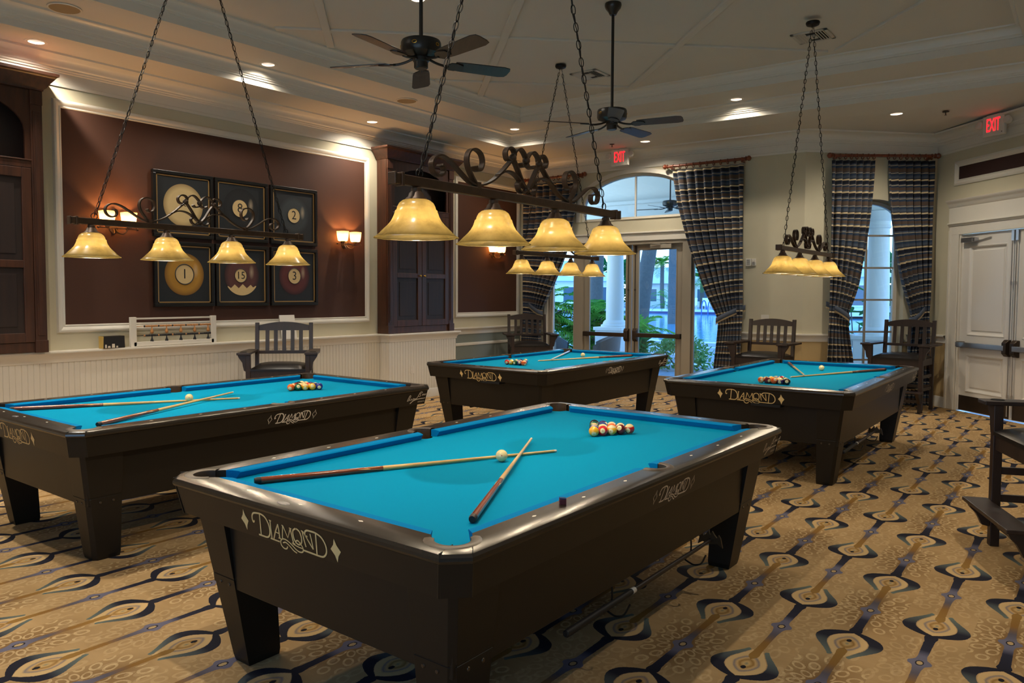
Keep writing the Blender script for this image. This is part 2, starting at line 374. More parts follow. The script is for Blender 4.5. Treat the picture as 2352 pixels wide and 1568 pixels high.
def deck():
    g=NG('pool_deck_paving'); p=g.n('ShaderNodeNewGeometry').outputs['Position']
    br=g.n('ShaderNodeTexBrick'); g.nt.links.new(g.mapping(p,scale=(1,1,1),rot=(0,0,.6)),br.inputs['Vector']); br.inputs['Scale'].default_value=2.5
    br.inputs['Color1'].default_value=lin((120,128,136)); br.inputs['Color2'].default_value=lin((140,146,150)); br.inputs['Mortar'].default_value=lin((105,110,116)); br.inputs['Mortar Size'].default_value=.012
    sp=g.n('ShaderNodeSeparateXYZ'); g.nt.links.new(p,sp.inputs[0])
    q=g.m('FRACT',g.m('DIVIDE',g.m('ADD',sp.outputs[0],g.m('MULTIPLY',sp.outputs[1],.35)),3.2))
    col=g.mix(g.m('LESS_THAN',q,.09),br.outputs[0],lin((214,214,210)))
    g.set(Base_Color=col,Roughness=.6); return g.mat
MT['deck']=deck()
def water():
    g=NG('pool_water'); p=g.n('ShaderNodeNewGeometry').outputs['Position']
    g.set(Base_Color=lin((60,170,205)),Roughness=.06); g.bump(g.noise(1.0,3,g.mapping(p,scale=(1.2,3,1))),.25,.05); return g.mat
MT['water']=water(); MT['pooltile']=M_('pool_tile',lin((30,70,150)),.3,noise=.2,nscale=6)
MT['roof']=M_('roof_tile',lin((206,204,198)),.8); MT['glassdark']=M_('house_glass',lin((70,96,110)),.15); MT['white']=M_('white_frame',lin((236,236,232)),.5); MT['wicker']=M_('grey_wicker',lin((120,116,114)),.8,noise=.25,nscale=60)
MT['bluerail']=M_('blue_ladder',lin((40,90,170)),.4)

# ------------------------------------------------------------------ pool table
TL,TW,TC,TZ=1.440,.807,.070,.790      # outer half length, half width, corner cut, rail top
BED=.752
def octo(l,w,c,z): return [(l,-w+c,z),(l,w-c,z),(l-c,w,z),(-l+c,w,z),(-l,w-c,z),(-l,-w+c,z),(-l+c,-w,z),(l-c,-w,z)]
CCX,CCY,CR=1.315,.680,.062
def quad_sym(q):
    # quarter contour from the +x edge to the +y side pocket, mirrored round the table
    a=q; b=[(-x,y) for x,y in reversed(q)]; c=[(-x,-y) for x,y in q]; d=[(x,-y) for x,y in reversed(q)]
    out=[]
    for seg in (a,b,c,d):
        for p in seg:
            if not out or (Vector(p)-Vector(out[-1])).length>1e-5: out.append(p)
    if (Vector(out[0])-Vector(out[-1])).length<1e-5: out.pop()
    return out
def notch_contour():
    q=[(1.32,.0),(1.32,.593)]
    for i in range(13):
        a=R(-45+180*i/12); q.append((CCX+CR*math.cos(a),CCY+CR*math.sin(a)))
    q+= [(1.228,.685),(.056,.685)]
    for i in range(7):
        a=R(10+80*i/6); q.append((.056*math.cos(a),.700+.055*math.sin(a)))
    return quad_sym(q)
def cloth_contour():
    q=[(1.322,.0),(1.322,.615)]
    for i in range(9):
        a=R(275-100*i/8); q.append((CCX+.060*math.cos(a),CCY+.060*math.sin(a)))
    q+=[(1.25,.69),(.053,.69)]
    for i in range(6):
        a=R(345-75*i/5); q.append((.053*math.cos(a),.700+.055*math.sin(a)))
    return quad_sym(q)
def ringplate(outer,inner,name,mat,parent,ztop,zbot):
    bm=bmesh.new()
    def loop(pts): 
        vs=[bm.verts.new(p) for p in pts]; return vs,[bm.edges.new((vs[i],vs[(i+1)%len(vs)])) for i in range(len(vs))]
    # outer edge is rounded: three loops
    vo,eo=loop([(x,y,ztop) for x,y,_ in outer[0]]); vi,ei=loop([(x,y,ztop) for x,y in inner])
    bmesh.ops.triangle_fill(bm,edges=eo+ei,use_beauty=True)
    prev=vo
    for l in outer[1:]:
        nv=[bm.verts.new(p) for p in l]
        for i in range(len(nv)): bm.faces.new((prev[i],prev[(i+1)%8],nv[(i+1)%8],nv[i]))
        prev=nv
    nb=[bm.verts.new((x,y,zbot)) for x,y in inner]
    for i in range(len(nb)): bm.faces.new((vi[i],vi[(i+1)%len(vi)],nb[(i+1)%len(nb)],nb[i]))
    bmesh.ops.recalc_face_normals(bm,faces=bm.faces)
    me=bpy.data.meshes.new(name); bm.to_mesh(me); bm.free(); me.materials.append(mat)
    me.polygons.foreach_set('use_smooth',[True]*len(me.polygons)); me.set_sharp_from_angle(angle=R(28))
    o=bpy.data.objects.new(name,me); COL.objects.link(o); o.parent=parent; return o
# --- logo strokes, traced in an arbitrary unit (x right, y down), converted by fn
def L_(pts,n=5): return [(p.x,p.y) for p in cr([(a,b,0) for a,b in pts],n)]
LOGO=[([(1112,765),(1098,780),(1088,762),(1094,728),(1116,706),(1160,700),(1215,702),(1262,722),(1290,765),(1297,812),(1284,858),(1250,882),(1195,880),(1140,875)],14,1),
 ([(1197,706),(1170,876)],13,0),
 ([(1308,738),(1336,742)],9,0),([(1322,740),(1313,800),(1306,884)],13,0),([(1288,886),(1345,892),(1400,897)],12,0),
 ([(1330,884),(1366,822),(1412,760)],12,0),([(1412,756),(1414,800),(1408,868)],13,0),([(1368,824),(1410,832)],9,0),([(1392,868),(1424,870)],8,0),
 ([(1440,872),(1456,815),(1474,760)],11,0),([(1462,758),(1476,762),(1512,850),(1560,774)],11,0),([(1560,768),(1566,820),(1572,882)],13,0),([(1552,884),(1592,888)],8,0),([(1548,768),(1576,772)],8,0),
 ([(1628,762),(1592,782),(1584,822),(1596,866),(1632,886),(1668,868),(1680,828),(1668,782),(1634,762)],13,1),
 ([(1604,862),(1630,856),(1656,878),(1676,906),(1668,936),(1630,944),(1588,930),(1540,896),(1490,872),(1446,868),(1416,886),(1412,918),(1438,942),(1472,942),(1490,922)],11,1),
 ([(1438,900),(1476,892),(1520,916),(1556,944),(1592,958)],10,1),
 ([(1560,890),(1620,905),(1680,912)],9,1),
 ([(1702,772),(1706,830),(1716,892)],12,0),([(1690,770),(1712,776),(1796,896)],12,0),([(1798,898),(1796,830),(1790,780)],11,0),
 ([(1752,800),(1742,812),(1730,800),(1734,774),(1758,760),(1800,760),(1858,766),(1912,790),(1946,838),(1948,890),(1922,926),(1880,940),(1780,932),(1676,922)],14,1),
 ([(1856,770),(1832,930)],13,0)]
DIAM=[[(982,690),(997,738),(1030,780),(1003,818),(988,860),(972,812),(935,770),(966,735)],[(2052,780),(2070,826),(2106,870),(2073,908),(2052,956),(2036,905),(1999,862),(2035,826)]]
def logo_mesh(fn,unit,slant,outline,name,mat,parent,shear=.07,wk=1.0):
    b=MB(); cx,cy=1520,820
    def f(x,y):
        yy=y-shear*(x-cx); v=-(yy-cy)*unit; u=(x-cx)*unit+slant*v; return fn(u,v)
    for pts,w,sm in LOGO: b.ribbon(L_(pts) if sm else pts,w*wk,f)
    for d in DIAM:
        if outline: b.ribbon(d,9,f,close=True)
        else:
            c=(sum(p[0] for p in d)/8,sum(p[1] for p in d)/8)
            vs=[f(*c)]+[f(*p) for p in d]; b.add(vs,[(0,1+i,1+(i+1)%8) for i in range(8)])
    return b.build(name,mat,parent,smooth=0,fix=False)
def apron_pt(side,u,v,off=.0012):
    # side: 'e' short end at -x, 's' long side at -y; v measured from the apron middle
    z=.699+v; k=(.755-z)/.112; ins=.010+.022*k
    if side=='e': return (-(TL-ins+off),-u,z)
    return (u,-(TW-ins+off),z)
SIG=[([(1470,535),(1478,505),(1500,455),(1512,462),(1496,505),(1482,532)],6),([(1500,505),(1510,525),(1528,497),(1535,520),(1556,488)],5),([(1578,492),(1558,500),(1560,516),(1578,498),(1582,512),(1592,490),(1604,506)],5),
 ([(1600,495),(1618,460),(1640,412),(1660,400),(1672,410),(1640,430),(1652,450),(1640,466),(1620,462)],6),([(1680,430),(1674,455),(1690,430),(1695,450),(1706,428),(1710,448),(1724,428),(1734,424),(1724,444),(1742,424),(1746,440),(1757,418),(1760,434),(1776,404),(1782,420),(1770,430)],5),
 ([(1512,565),(1560,522),(1640,497),(1720,486),(1760,458),(1772,438)],9)]
def text_mesh(body,size,name,mat,parent=None,fn=None,font_extr=0,fit=None):
    cu=bpy.data.curves.new('txt','FONT'); cu.body=body; cu.size=size; cu.align_x='CENTER'; cu.align_y='CENTER'; cu.extrude=font_extr; cu.resolution_u=3
    t=bpy.data.objects.new('txt',cu); COL.objects.link(t)
    dg=bpy.context.evaluated_depsgraph_get(); me=bpy.data.meshes.new_from_object(t.evaluated_get(dg)); me.name=name
    bpy.data.objects.remove(t); bpy.data.curves.remove(cu)
    me.materials.clear(); me.materials.append(mat)
    if fit:
        xs=[v.co.x for v in me.vertices]; ys=[v.co.y for v in me.vertices]
        for v in me.vertices: v.co.x=(v.co.x-(min(xs)+max(xs))/2)*fit[0]/(max(xs)-min(xs)); v.co.y=(v.co.y-(min(ys)+max(ys))/2)*fit[1]/(max(ys)-min(ys))
    if fn:
        for v in me.vertices: v.co=fn(v.co.x,v.co.y,v.co.z)
    o=bpy.data.objects.new(name,me); COL.objects.link(o)
    if parent: o.parent=parent
    return o
def make_table():
    t=empty('pool_table')
    # rail cap
    outer=[octo(TL-.022,TW-.022,TC-.009,TZ),octo(TL-.008,TW-.008,TC-.003,TZ-.005),octo(TL-.001,TW-.001,TC,TZ-.014),octo(TL,TW,TC,TZ-.024),octo(TL-.004,TW-.004,TC-.002,.757)]
    rail=ringplate(outer,notch_contour(),'rail',MT['rail'],t,TZ,BED-.02)
    b=MB()
    for sx in (1,-1):
        for sy in (1,-1):    # mitre joints at the cut corners
            for f,g in (((TL-.003,TW-TC-.003),(1.352,.712)),((TL-TC-.003,TW-.003),(1.30,.746))):
                b.beam((sx*f[0],sy*f[1],TZ-.0018),(sx*g[0],sy*g[1],TZ+.0004),.0035,.002)
    b.build('mitre_joint',MT['seam'],rail,smooth=0)
    # sights
    b=MB()
    def dia(x,y,ax):
        a,c=(.013,.0065) if ax=='x' else (.0065,.013)
        b.poly([(x+a,y,TZ+.0006),(x,y+c,TZ+.0006),(x-a,y,TZ+.0006),(x,y-c,TZ+.0006)])
    for k in (-3,-2,-1,1,2,3):
        for s in (1,-1): dia(k*.3175,s*.7287,'x')
    for k in (-1,0,1):
        for s in (1,-1): dia(s*1.3637,k*.3175,'y')
    b.build('sight_inlays',MT['pearl'],rail,smooth=0,fix=False)
    b=MB(); b.lathe([(.0,0),(.026,0),(.028,-.0015)],28,c=(0,0,0),M=Matrix.Translation((-1.392,.06,TZ+.0014))@Matrix.Diagonal((.55,1.15,1,1)))
    b.build('name_plate',MT['plate'],rail)
    # cloth bed
    b=MB(); b.poly([(x,y,BED) for x,y in cloth_contour()]); bed=b.build('cloth_bed',MT['cloth'],t,smooth=0)
    # cushions
    def cushion(p0,p1,n,e0,e1):
        # p0,p1 nose ends on the nose line, n outward normal, e extra length at the back
        p0=Vector(p0);p1=Vector(p1);n=Vector(n); d=(p1-p0).normalized(); loops=[]
        for q,ex in ((p0,-e0),(p1,e1)):
            prof=[(.052,TZ-.001,1),(.03,TZ-.001,.6),(.006,TZ-.0045,.1),(0,TZ-.009,0),(.004,TZ-.014,.05),(.018,BED+.001,.3),(.052,BED+.001,1)]
            loops.append([(*(q+n*o+d*ex*f),z) for o,z,f in prof])
        c=MB(); c.loft(loops); return c.build('cushion',MT['cushion'],t,smooth=25)
    for sy in (1,-1):
        for a,b_,e0,e1 in ((.066,1.189,.012,.039),(-1.189,-.066,.039,.012)): cushion((a,sy*.635),(b_,sy*.635),(0,sy),e0,e1)
    for sx in (1,-1): cushion((sx*1.27,-.554),(sx*1.27,.554),(sx,0),.039,.039)
    # pockets
    for sx in (1,-1):
        for sy in (1,-1):
            pk=MB(); pts=[]; 
            for i in range(15):
                a=R(-62+214*i/14); pts.append((math.cos(a),math.sin(a)))
            f=lambda r,z:[(sx*(CCX+r*x),sy*(CCY+r*y),z) for x,y in pts]
            inn=f(.058,TZ+.001); out=f(.090,TZ+.001); ou2=f(.094,TZ-.002); mid=f(.072,TZ+.0045); low=f(.058,BED-.02)
            pk.loft([low,inn,mid,out,ou2],close=False,cap0=False,cap1=False)
            p=pk.build('corner_pocket',MT['leather'],t,smooth=40)
            w=MB(); w.lathe([(.0605,BED-.002),(.0605,.66),(.0,.66)],20,c=(sx*CCX,sy*CCY,0),cap=False); w.build('pocket_well',MT['well'],p)
    for sy in (1,-1):
        pk=MB(); pts=[(math.cos(R(-8+196*i/14)),math.sin(R(-8+196*i/14))) for i in range(15)]
        f=lambda r,z:[(r*x,sy*(.700+r*y*.96),z) for x,y in pts]
        pk.loft([f(.052,BED-.02),f(.052,TZ+.001),f(.064,TZ+.006),f(.082,TZ+.004),f(.088,TZ-.001)],close=False,cap0=False,cap1=False)
        p=pk.build('side_pocket',MT['leather'],t,smooth=40)
        w=MB(); w.lathe([(.0545,BED-.002),(.0545,.66),(.0,.66)],20,c=(0,sy*.700,0),cap=False); w.build('pocket_well',MT['well'],p)
    # apron
    b=MB(); b.loft([octo(TL-.010,TW-.010,TC-.004,.7535),octo(TL-.032,TW-.032,TC-.01,.643)],cap0=False); ap=b.build('apron',MT['black'],t,smooth=20)
    # black corner castings
    for sx in (1,-1):
        for sy in (1,-1):
            b=MB(); L=[]
            for z,i in ((.7545,.008),(.642,.029)):
                l,w,c=TL-i,TW-i,TC
                L.append([(sx*l,sy*(w-c-.006),z),(sx*(l+.001),sy*(w-c),z),(sx*(l-c),sy*(w+.001),z),(sx*(l-c-.006),sy*w,z),(sx*(l-c*.62),sy*(w-c*.62),z)])
            b.loft(L); b.build('corner_casting',MT['black'],t,smooth=0)
    # cabinet body
    b=MB(); b.loft([[(x,y,.645) for x,y in ((1.325,-.69),(1.325,.69),(-1.325,.69),(-1.325,-.69))],[(x,y,.335) for x,y in ((1.30,-.668),(1.30,.668),(-1.30,.668),(-1.30,-.668))]])
    b.build('cabinet_body',MT['black'],t,smooth=0,bevel=.004)
    # legs
    for sx in (1,-1):
        for sy in (1,-1):
            def sec(z):
                k=(.643-z)/.643; ox=1.352+(1.2515-1.352)*k; oy=.716+(.62-.716)*k; wx=.235+(.155-.235)*k; wy=.20+(.125-.20)*k; c=.022
                return [(sx*x,sy*y,z) for x,y in ((ox-c,oy),(ox,oy-c),(ox,oy-wy),(ox-wx,oy-wy),(ox-wx,oy))]
            def ins(l,e):
                m=Vector((sum(p[0] for p in l)/5,sum(p[1] for p in l)/5,l[0][2])); return [tuple(m+(Vector(p)-m)*(1-e)) for p in l]
            b=MB(); b.loft([sec(.643),sec(.385),ins(sec(.3845),.03),ins(sec(.3775),.03),sec(.377),sec(.025),ins(sec(.0),.05)])
            lg=b.build('leg',MT['black'],t,smooth=0,bevel=.003)
            b=MB(); l=sec(.35)
            for i,(fx,fy) in enumerate((((1,0),(.3)),((1,0),(.72)))):
                y=l[1][1]+(l[2][1]-l[1][1])*fy; b.lathe([(.0,.003),(.006,.003),(.008,0)],10,M=Matrix.Translation((l[1][0]+sx*.001,y,.35))@Matrix.Rotation(sx*PI/2,4,'Y'))
                x=l[0][0]+(l[4][0]-l[0][0])*fy; b.lathe([(.0,.003),(.006,.003),(.008,0)],10,M=Matrix.Translation((x,l[0][1]+sy*.001,.35))@Matrix.Rotation(-sy*PI/2,4,'X'))
            b.build('bolt',MT['bolt'],lg)
    # lettering
    logo_mesh(lambda u,v: apron_pt('e',u,v-.002),4.8e-4,0,False,'end_lettering',MT['gold'],ap)
    logo_mesh(lambda u,v: apron_pt('s',u+.02,v),3.5e-4,.25,True,'side_lettering',MT['silver_ink'],ap,wk=1.25)
    b=MB()
    def sf(x,y):
        yy=y+.13*(x-1620); return apron_pt('s',1.265+(x-1625)*8.2e-4,-(yy-485)*6.0e-4)
    for pts,w in SIG: b.ribbon(L_(pts,4),w,sf)
    b.build('signature',MT['silver_ink'],ap,smooth=0,fix=False)
    text_mesh('SIMONIS CLOTH',.0165,'cloth_maker_text',MT['silver_ink'],ap,lambda x,y,z: apron_pt('s',1.318+x*.92,-.034+y))
    # wire hooks for the bridge stick
    return t
TABLES={'A':((3.075,2.192),-.0078,'teal pool table nearest the camera, a chalk cube on its long rail'),
        'B':((3.259,5.082),-.0008,'teal pool table at left, running under the six framed ball prints'),
        'C':((7.622,5.006),.0024,'teal pool table at the back, in front of the glass patio doors'),
        'D':((7.789,2.238),0,'teal pool table at back right, before the narrow curtained window')}
TT={}
proto=make_table()
for k in 'ABCD':
    (x,y),rz,lab=TABLES[k]; o=proto if k=='A' else copy_tree(proto)
    o.location=(x,y,0); o.rotation_euler=(0,0,rz); tag(o,lab,'pool table','pool tables'); TT[k]=o
def tpt(k,x,y,z):
    (cx,cy),rz,_=TABLES[k]; return Vector((cx+x*math.cos(rz)-y*math.sin(rz),cy+x*math.sin(rz)+y*math.cos(rz),z))
for k in 'CD':
    b=MB(); y0=-.14; b.box(-1.424,-1.30,y0-.11,y0+.13,.622,.642); b.build('ball_return_slot',MT['seam'],TT[k],smooth=0)
# ------------------------------------------------------------------ cues, balls, chalk
def make_cue():
    c=empty('pool_cue'); Lc=1.45
    def part(n,m,prof,par=c,seg=14): b=MB(); b.lathe(prof,seg,M=Matrix.Rotation(PI/2,4,'Y')); return b.build(n,m,par,smooth=50)
    part('shaft',MT['maple'],[(.0064,0),(.0068,.30),(.0095,.72),(.0108,.90)])
    bt=part('butt',MT['rosewood'],[(.0108,.8995),(.0128,1.15),(.0145,1.43)])
    b=MB()   # pale points let into the butt
    for k in range(4):
        a=k*PI/2+.5; 
        def f(u,v,a=a):
            rr=.01085+(.0128-.0108)*(v-.9)/.25+.0002; th=a+u/rr; return (v,rr*math.cos(th),rr*math.sin(th))
        N=6
        for i in range(N):
            v0=.90+.12*i/N; v1=.90+.12*(i+1)/N; w0=.0075*(1-i/N); w1=.0075*(1-(i+1)/N)
            b.add([f(-w0,v0),f(w0,v0),f(w1,v1),f(-w1,v1)],[(0,1,2,3)])
    b.build('point_inlay',MT['maple'],bt,smooth=0)
    part('ferrule',MT['tip'],[(.0,-.013),(.0060,-.013),(.0064,-.004),(.0064,.0)])
    part('bumper',MT['rubber'],[(.0145,1.4298),(.0147,1.445),(.012,1.456),(.0,1.456)])
    return c
cue0=make_cue()
CUES=[('A',(.13,-.097),(-1.166,.485),0,'pool cue on the nearest table, butt by the far left corner'),
      ('A',(.245,.138),(-1.045,-.535),1,'pool cue on the nearest table, butt by the near corner pocket'),
      ('B',(.077,-.081),(-1.186,.545),0,'pool cue on the left table, butt toward the wall side corner'),
      ('B',(.171,.150),(-1.125,-.470),1,'pool cue on the left table, butt toward the room side corner pocket'),
      ('C',(-.169,.130),(1.20,-.385),0,'pool cue on the table by the patio doors, brown butt toward the long near rail'),
      ('C',(-.05,.02),(1.205,.57),1,'pool cue on the table by the patio doors, butt at the far left corner pocket'),
      ('D',(-.252,.023),(1.09,-.532),0,'dark butted pool cue on the table before the narrow window, lying toward the right rail'),
      ('D',(-.11,-.06),(1.19,.475),1,'pool cue on the table before the narrow window, butt at the far left pocket')]
for i,(k,tp,bt,over,lab) in enumerate(CUES):
    o=cue0 if i==0 else copy_tree(cue0)
    a=tpt(k,tp[0],tp[1],BED+(.0075 if not over else .024)); b=tpt(k,bt[0],bt[1],BED+.0152)
    d=(b-a).normalized(); o.rotation_euler=d.to_track_quat('X','Z').to_euler(); o.location=a+d*.013
    tag(o,lab,'cue','cues lying on the tables')
def ballmesh(): 
    b=MB(); b.sphere((0,0,0),BR,28,18); return b
def place_ball(mat,name,loc,label,group,rot=None):
    b=ballmesh(); o=b.build(name,mat,None,smooth=60); o.location=loc
    if rot: o.rotation_euler=rot
    return tag(o,label,'ball',group)
TN={'A':'nearest table','B':'left table under the prints','C':'table by the patio doors','D':'table before the narrow window'}
for k,p,rot in (('A',(-.214,-.017),0),('B',(-.235,.085),0),('C',(.70,.043),0),('D',(.685,-.01),0)):
    o=place_ball(MT['cue_ball'],'cue_ball',tpt(k,p[0],p[1],BED+BR),'cream cue ball on the '+TN[k],'cue balls')
    b=MB(); n=(Vector((0,0,1.54))-o.location).normalized(); q=n.to_track_quat('Z','Y').to_matrix().to_4x4()
    b.lathe([(.0,BR+.0002),(.0028,BR+.0001)],12,M=q,cap=False); b.build('red_dot',M_('cue_ball_dot',lin((180,60,40)),.3) if k=='A' else bpy.data.materials['cue_ball_dot'],o)
# racks: numbers 1..15 by row, apex first; dirx = +1 apex toward the near end, -1 base row toward the near end
RACK={'A':((.624,-.018),1,[[1],[3,10],[9,13,14],[7,5,2,6],[11,12,15,4,8]]),
      'B':((.622,.026),1,[[5],[6,11],[9,13,7],[1,3,14,8],[2,10,4,12,15]]),
      'C':((-.522,.060),-1,[[12],[10,2],[8,7,11],[13,15,14,9],[5,4,6,1,3]]),
      'D':((-.668,-.018),-1,[[4],[3,14],[6,2,11],[10,9,1,15],[8,12,5,7,13]])}
for k in 'ABCD':
    (ax,ay),dr,rows=RACK[k]; rnd=random.Random(ord(k))
    for r,row in enumerate(rows):
        for i,num in enumerate(row):
            x=ax+dr*r*.0496; y=ay+(i-r/2)*.0574
            cn,st,mt=BM[num-1]; loc=tpt(k,x,y,BED+BR)
            front=(i==0) if dr>0 else (r==4)
            d=(Vector((0,0,1.54))-loc).normalized(); d=(d+Vector((rnd.uniform(-.8,.8),rnd.uniform(-.8,.8),rnd.uniform(-.7,.5)))*(1.0 if not front else .9)).normalized()
            if (k,num)==('A',1): d=Vector((-.55,-.35,-.35)).normalized()
            if (k,num)==('A',7): d=Vector((-.8,-.1,.42)).normalized()
            rot=d.to_track_quat('X','Z').to_euler()
            o=place_ball(mt,'pool_ball',loc,('striped ' if st else 'solid ')+cn+' pool ball in the rack on the '+TN[k],'racked balls on the '+TN[k],rot)
            if k=='A': text_mesh(str(num),.013,'number',MT['seam'],o,lambda a,b,c: tuple(Vector((math.sqrt(max((BR+.0003)**2-a*a-b*b,0)),a,b))))
o=empty('cue_chalk',tpt('A',-.767,-.722,TZ),.7,'dark red wrapped chalk cube on the long rail of the nearest table','chalk')
b=MB(); b.box(-.012,.012,-.012,.012,0.0005,.020); b.build('wrapper',MT['chalkpaper'],o,bevel=.001)
b=MB(); b.loft([[(-.0115,-.0115,.020),(.0115,-.0115,.020),(.0115,.0115,.020),(-.0115,.0115,.020)],[(-.0115,-.0115,.0235),(.0115,-.0115,.0225),(.0115,.0115,.0235),(-.0115,.0115,.025)]]); b.build('chalk_face',MT['chalkblue'],o,smooth=0)
# bridge sticks on wire hooks under the long near side
def hooks(k,xs,yb):
    for x in xs:
        b=MB()
        p=[(x,-.640,.345),(x,-.640,.255),(x,-.600,.222),(x,-.645,.198),(x,-.672,.198),(x+.02,-.690,.205),(x+.06,-.695,.235)]
        b.tube(cr(p,4),.0042,6); b.build('hook',MT['chain'],TT[k])
def bridge(k,a,b_,head,lab):
    o=empty('mechanical_bridge',(0,0,0),0,lab,'bridge stick','bridge sticks')
    p,q=tpt(k,*a),tpt(k,*b_); d=(q-p); n=MB(); r=lambda t:.0155-.006*t
    P=[p+d*t for t in (0,.02,.38,.385,.40,.405,1)]
    n.tube([P[0],P[0]+d*.004,P[1],P[2]],[.010,.0145,.0155,.0128],12); n.build('grip',MT['rubber'],o)
    n=MB(); n.tube([P[2],P[3],P[4]],[.0135,.0135,.0135],12); n.build('collar',MT['tip'],o)
    n=MB(); n.tube([P[4],P[6]],[.0125,.0095],12); n.build('shaft',MT['chairw'],o)
    if head:
        n=MB(); e=d.normalized(); rt=e.cross(Vector((0,0,1))).normalized()
        pts=[(-.075,-.03),(-.062,.02),(-.05,.035),(-.04,.018),(-.025,.032),(-.012,.05),(0,.028),(.012,.05),(.025,.032),(.04,.018),(.05,.035),(.062,.02),(.075,-.03),(.045,-.012),(0,-.02),(-.045,-.012)]
        n.loft([[q+e*s+rt*u*.9+Vector((0,0,w*1.0)) for u,w in pts] for s in (-.004,.006)]); n.build('bridge_head',MT['bolt'],o,smooth=0)
    return o
hooks('A',(-.26,.53),0); bridge('A',(-.629,-.648,.243),(.753,-.650,.262),True,'black bridge stick hung under the nearest table')
hooks('D',(-.62,-.05),0); bridge('D',(-1.05,-.650,.248),(.12,-.652,.262),True,'bridge stick hung under the table before the narrow window')
bridge('C',(-1.157,.353,.31),(-.10,.36,.31),False,'dark bridge stick stowed beneath the table by the patio doors')
b=MB(); b.box(-.95,-.93,.30,.41,.290,.336); b.box(-.35,-.33,.30,.41,.290,.336); b.build('stick_rest',MT['chain'],TT['C'])
# ------------------------------------------------------------------ billiard lights
SH=[(.0165,.208),(.021,.204),(.0225,.190),(.030,.183),(.034,.170),(.043,.163),(.046,.156)]
def make_light():
    f=empty('billiard_light')
    zb=2.000
    b=MB(); b.beam((-.86,0,zb),(.86,0,zb),.034,.040); bar=b.build('bar',MT['iron'],f,smooth=0,bevel=.004)
    for s in (1,-1):
        b=MB(); b.beam((s*.852,0,zb),(s*.866,0,zb),.046,.054); b.beam((s*.866,0,zb),(s*.895,0,zb),.036,.042); b.beam((s*.895,0,zb),(s*.905,0,zb),.044,.050)
        b.build('end_collar',MT['iron'],bar,smooth=0,bevel=.003)
    # scroll work
    S=[[(-.376,.004),(-.43,.016),(-.50,.055),(-.555,.088),(-.61,.105),(-.652,.096),(-.676,.066),(-.664,.032),(-.630,.018),(-.602,.034),(-.604,.060),(-.622,.066)],
       [(-.376,.004),(-.412,.04),(-.442,.085),(-.446,.125),(-.426,.155),(-.39,.165),(-.352,.15),(-.338,.115),(-.352,.08),(-.382,.072),(-.394,.090)],
       [(-.376,.004),(-.32,.018),(-.26,.045),(-.20,.088),(-.15,.130),(-.11,.165),(-.098,.188),(-.116,.208),(-.146,.208),(-.168,.186),(-.162,.160),(-.142,.150)],
       [(-.11,.165),(-.092,.198),(-.058,.216),(-.028,.204),(0,.168),(-.010,.142),(-.038,.134),(-.055,.148)],
       [(-.11,.165),(-.072,.115),(-.035,.060),(0,.024)],
       [(-.225,.072),(-.175,.094),(-.125,.096),(-.075,.078),(-.02,.036)],
       [(0,.026),(-.030,.010),(-.060,.018),(-.072,.044),(-.056,.060)]]
    for s in (1,-1):
        b=MB()
        for L in S:
            P=[(s*u,0,zb+.022+w) for u,w in L]; pp=cr(P,5); n=len(pp)
            b.strap(pp,.028,.0085,ends=[1+(.45*max(0,(i-n+7)/7) if L is not S[4] and L is not S[5] else 0) for i in range(n)])
        b.sphere((s*-.11,0,zb+.187),.020,10,8)
        if s==1: b.sphere((0,0,zb+.190),.020,10,8); b.sphere((0,0,zb+.048),.018,10,8)
        b.beam((s*-.376,0,zb+.012),(s*-.376,0,zb+.042),.036,.022)
        b.build('scroll',MT['iron'],f,smooth=40)
    # chains and canopy
    cz=4.205
    b=MB(); b.lathe([(.0,.02),(.062,.02),(.066,.008),(.058,-.012),(.035,-.022),(.0,-.024)],24,c=(0,0,cz)); b.build('canopy',MT['chain'],f)
    for s in (1,-1):
        a=Vector((s*.745,0,zb+.030)); e=Vector((s*.026,0,cz-.045)); d=e-a; L=d.length; d.normalize(); n=int(L/.0445); q=d.to_track_quat('X','Y').to_matrix()
        b=MB(); b.torus((0,0,0),.020,.0028,16,6,M=Matrix.Translation(a+Vector((0,0,.006)))@Matrix.Rotation(PI/2,4,'X'))
        b.torus((0,0,0),.012,.0022,12,5,M=Matrix.Translation(e+Vector((0,0,.014)))@Matrix.Rotation(PI/2,4,'X'))
        st=(L-.05)/n
        for i in range(n):
            c=a+d*(.040+st*i); mm=Matrix.Translation(c)@q.to_4x4()@Matrix.Rotation(PI/2*(i%2)+.35,4,'X')
            b.torus((0,0,0),.0185,.0025,10,5,M=mm,sx=1.38,sy=.62)
        pts=[a+d*L*t/24+Vector((.004*math.sin(t*2.1),.006*math.cos(t*1.7),0)) for t in range(25)]
        b.tube(pts,.0022,5)
        b.build('chain',MT['chain'],f,smooth=50)
    for x in (-.765,-.255,.255,.765):
        g=MB(); zr=1.770
        prof=[(.168,.0015),(.1725,0),(.1725,.004),(.166,.007),(.152,.018),(.138,.033),(.120,.050),(.104,.068),(.094,.086),(.0875,.104),(.0865,.112),(.0805,.117),(.078,.128),(.070,.143),(.056,.154),(.044,.158)]
        loops=[]
        for r,z in prof:
            loops.append([(x+r*(1+.012*math.cos(8*a)*(1 if z<.11 else 0))*math.cos(a),r*(1+.012*math.cos(8*a)*(1 if z<.11 else 0))*math.sin(a),zr+z) for a in [2*PI*i/48 for i in range(48)]])
        g.loft(loops,cap0=False,cap1=False); sh=g.build('glass_shade',MT['shade'],f,smooth=50)
        g=MB(); g.lathe(SH,20,c=(x,0,zr)); g.build('fitter',MT['iron'],sh)
        g=MB(); g.sphere((x,0,zr+.098),.024,14,10,sz=1.25); g.build('bulb',MT['bulb'],sh)
    return f
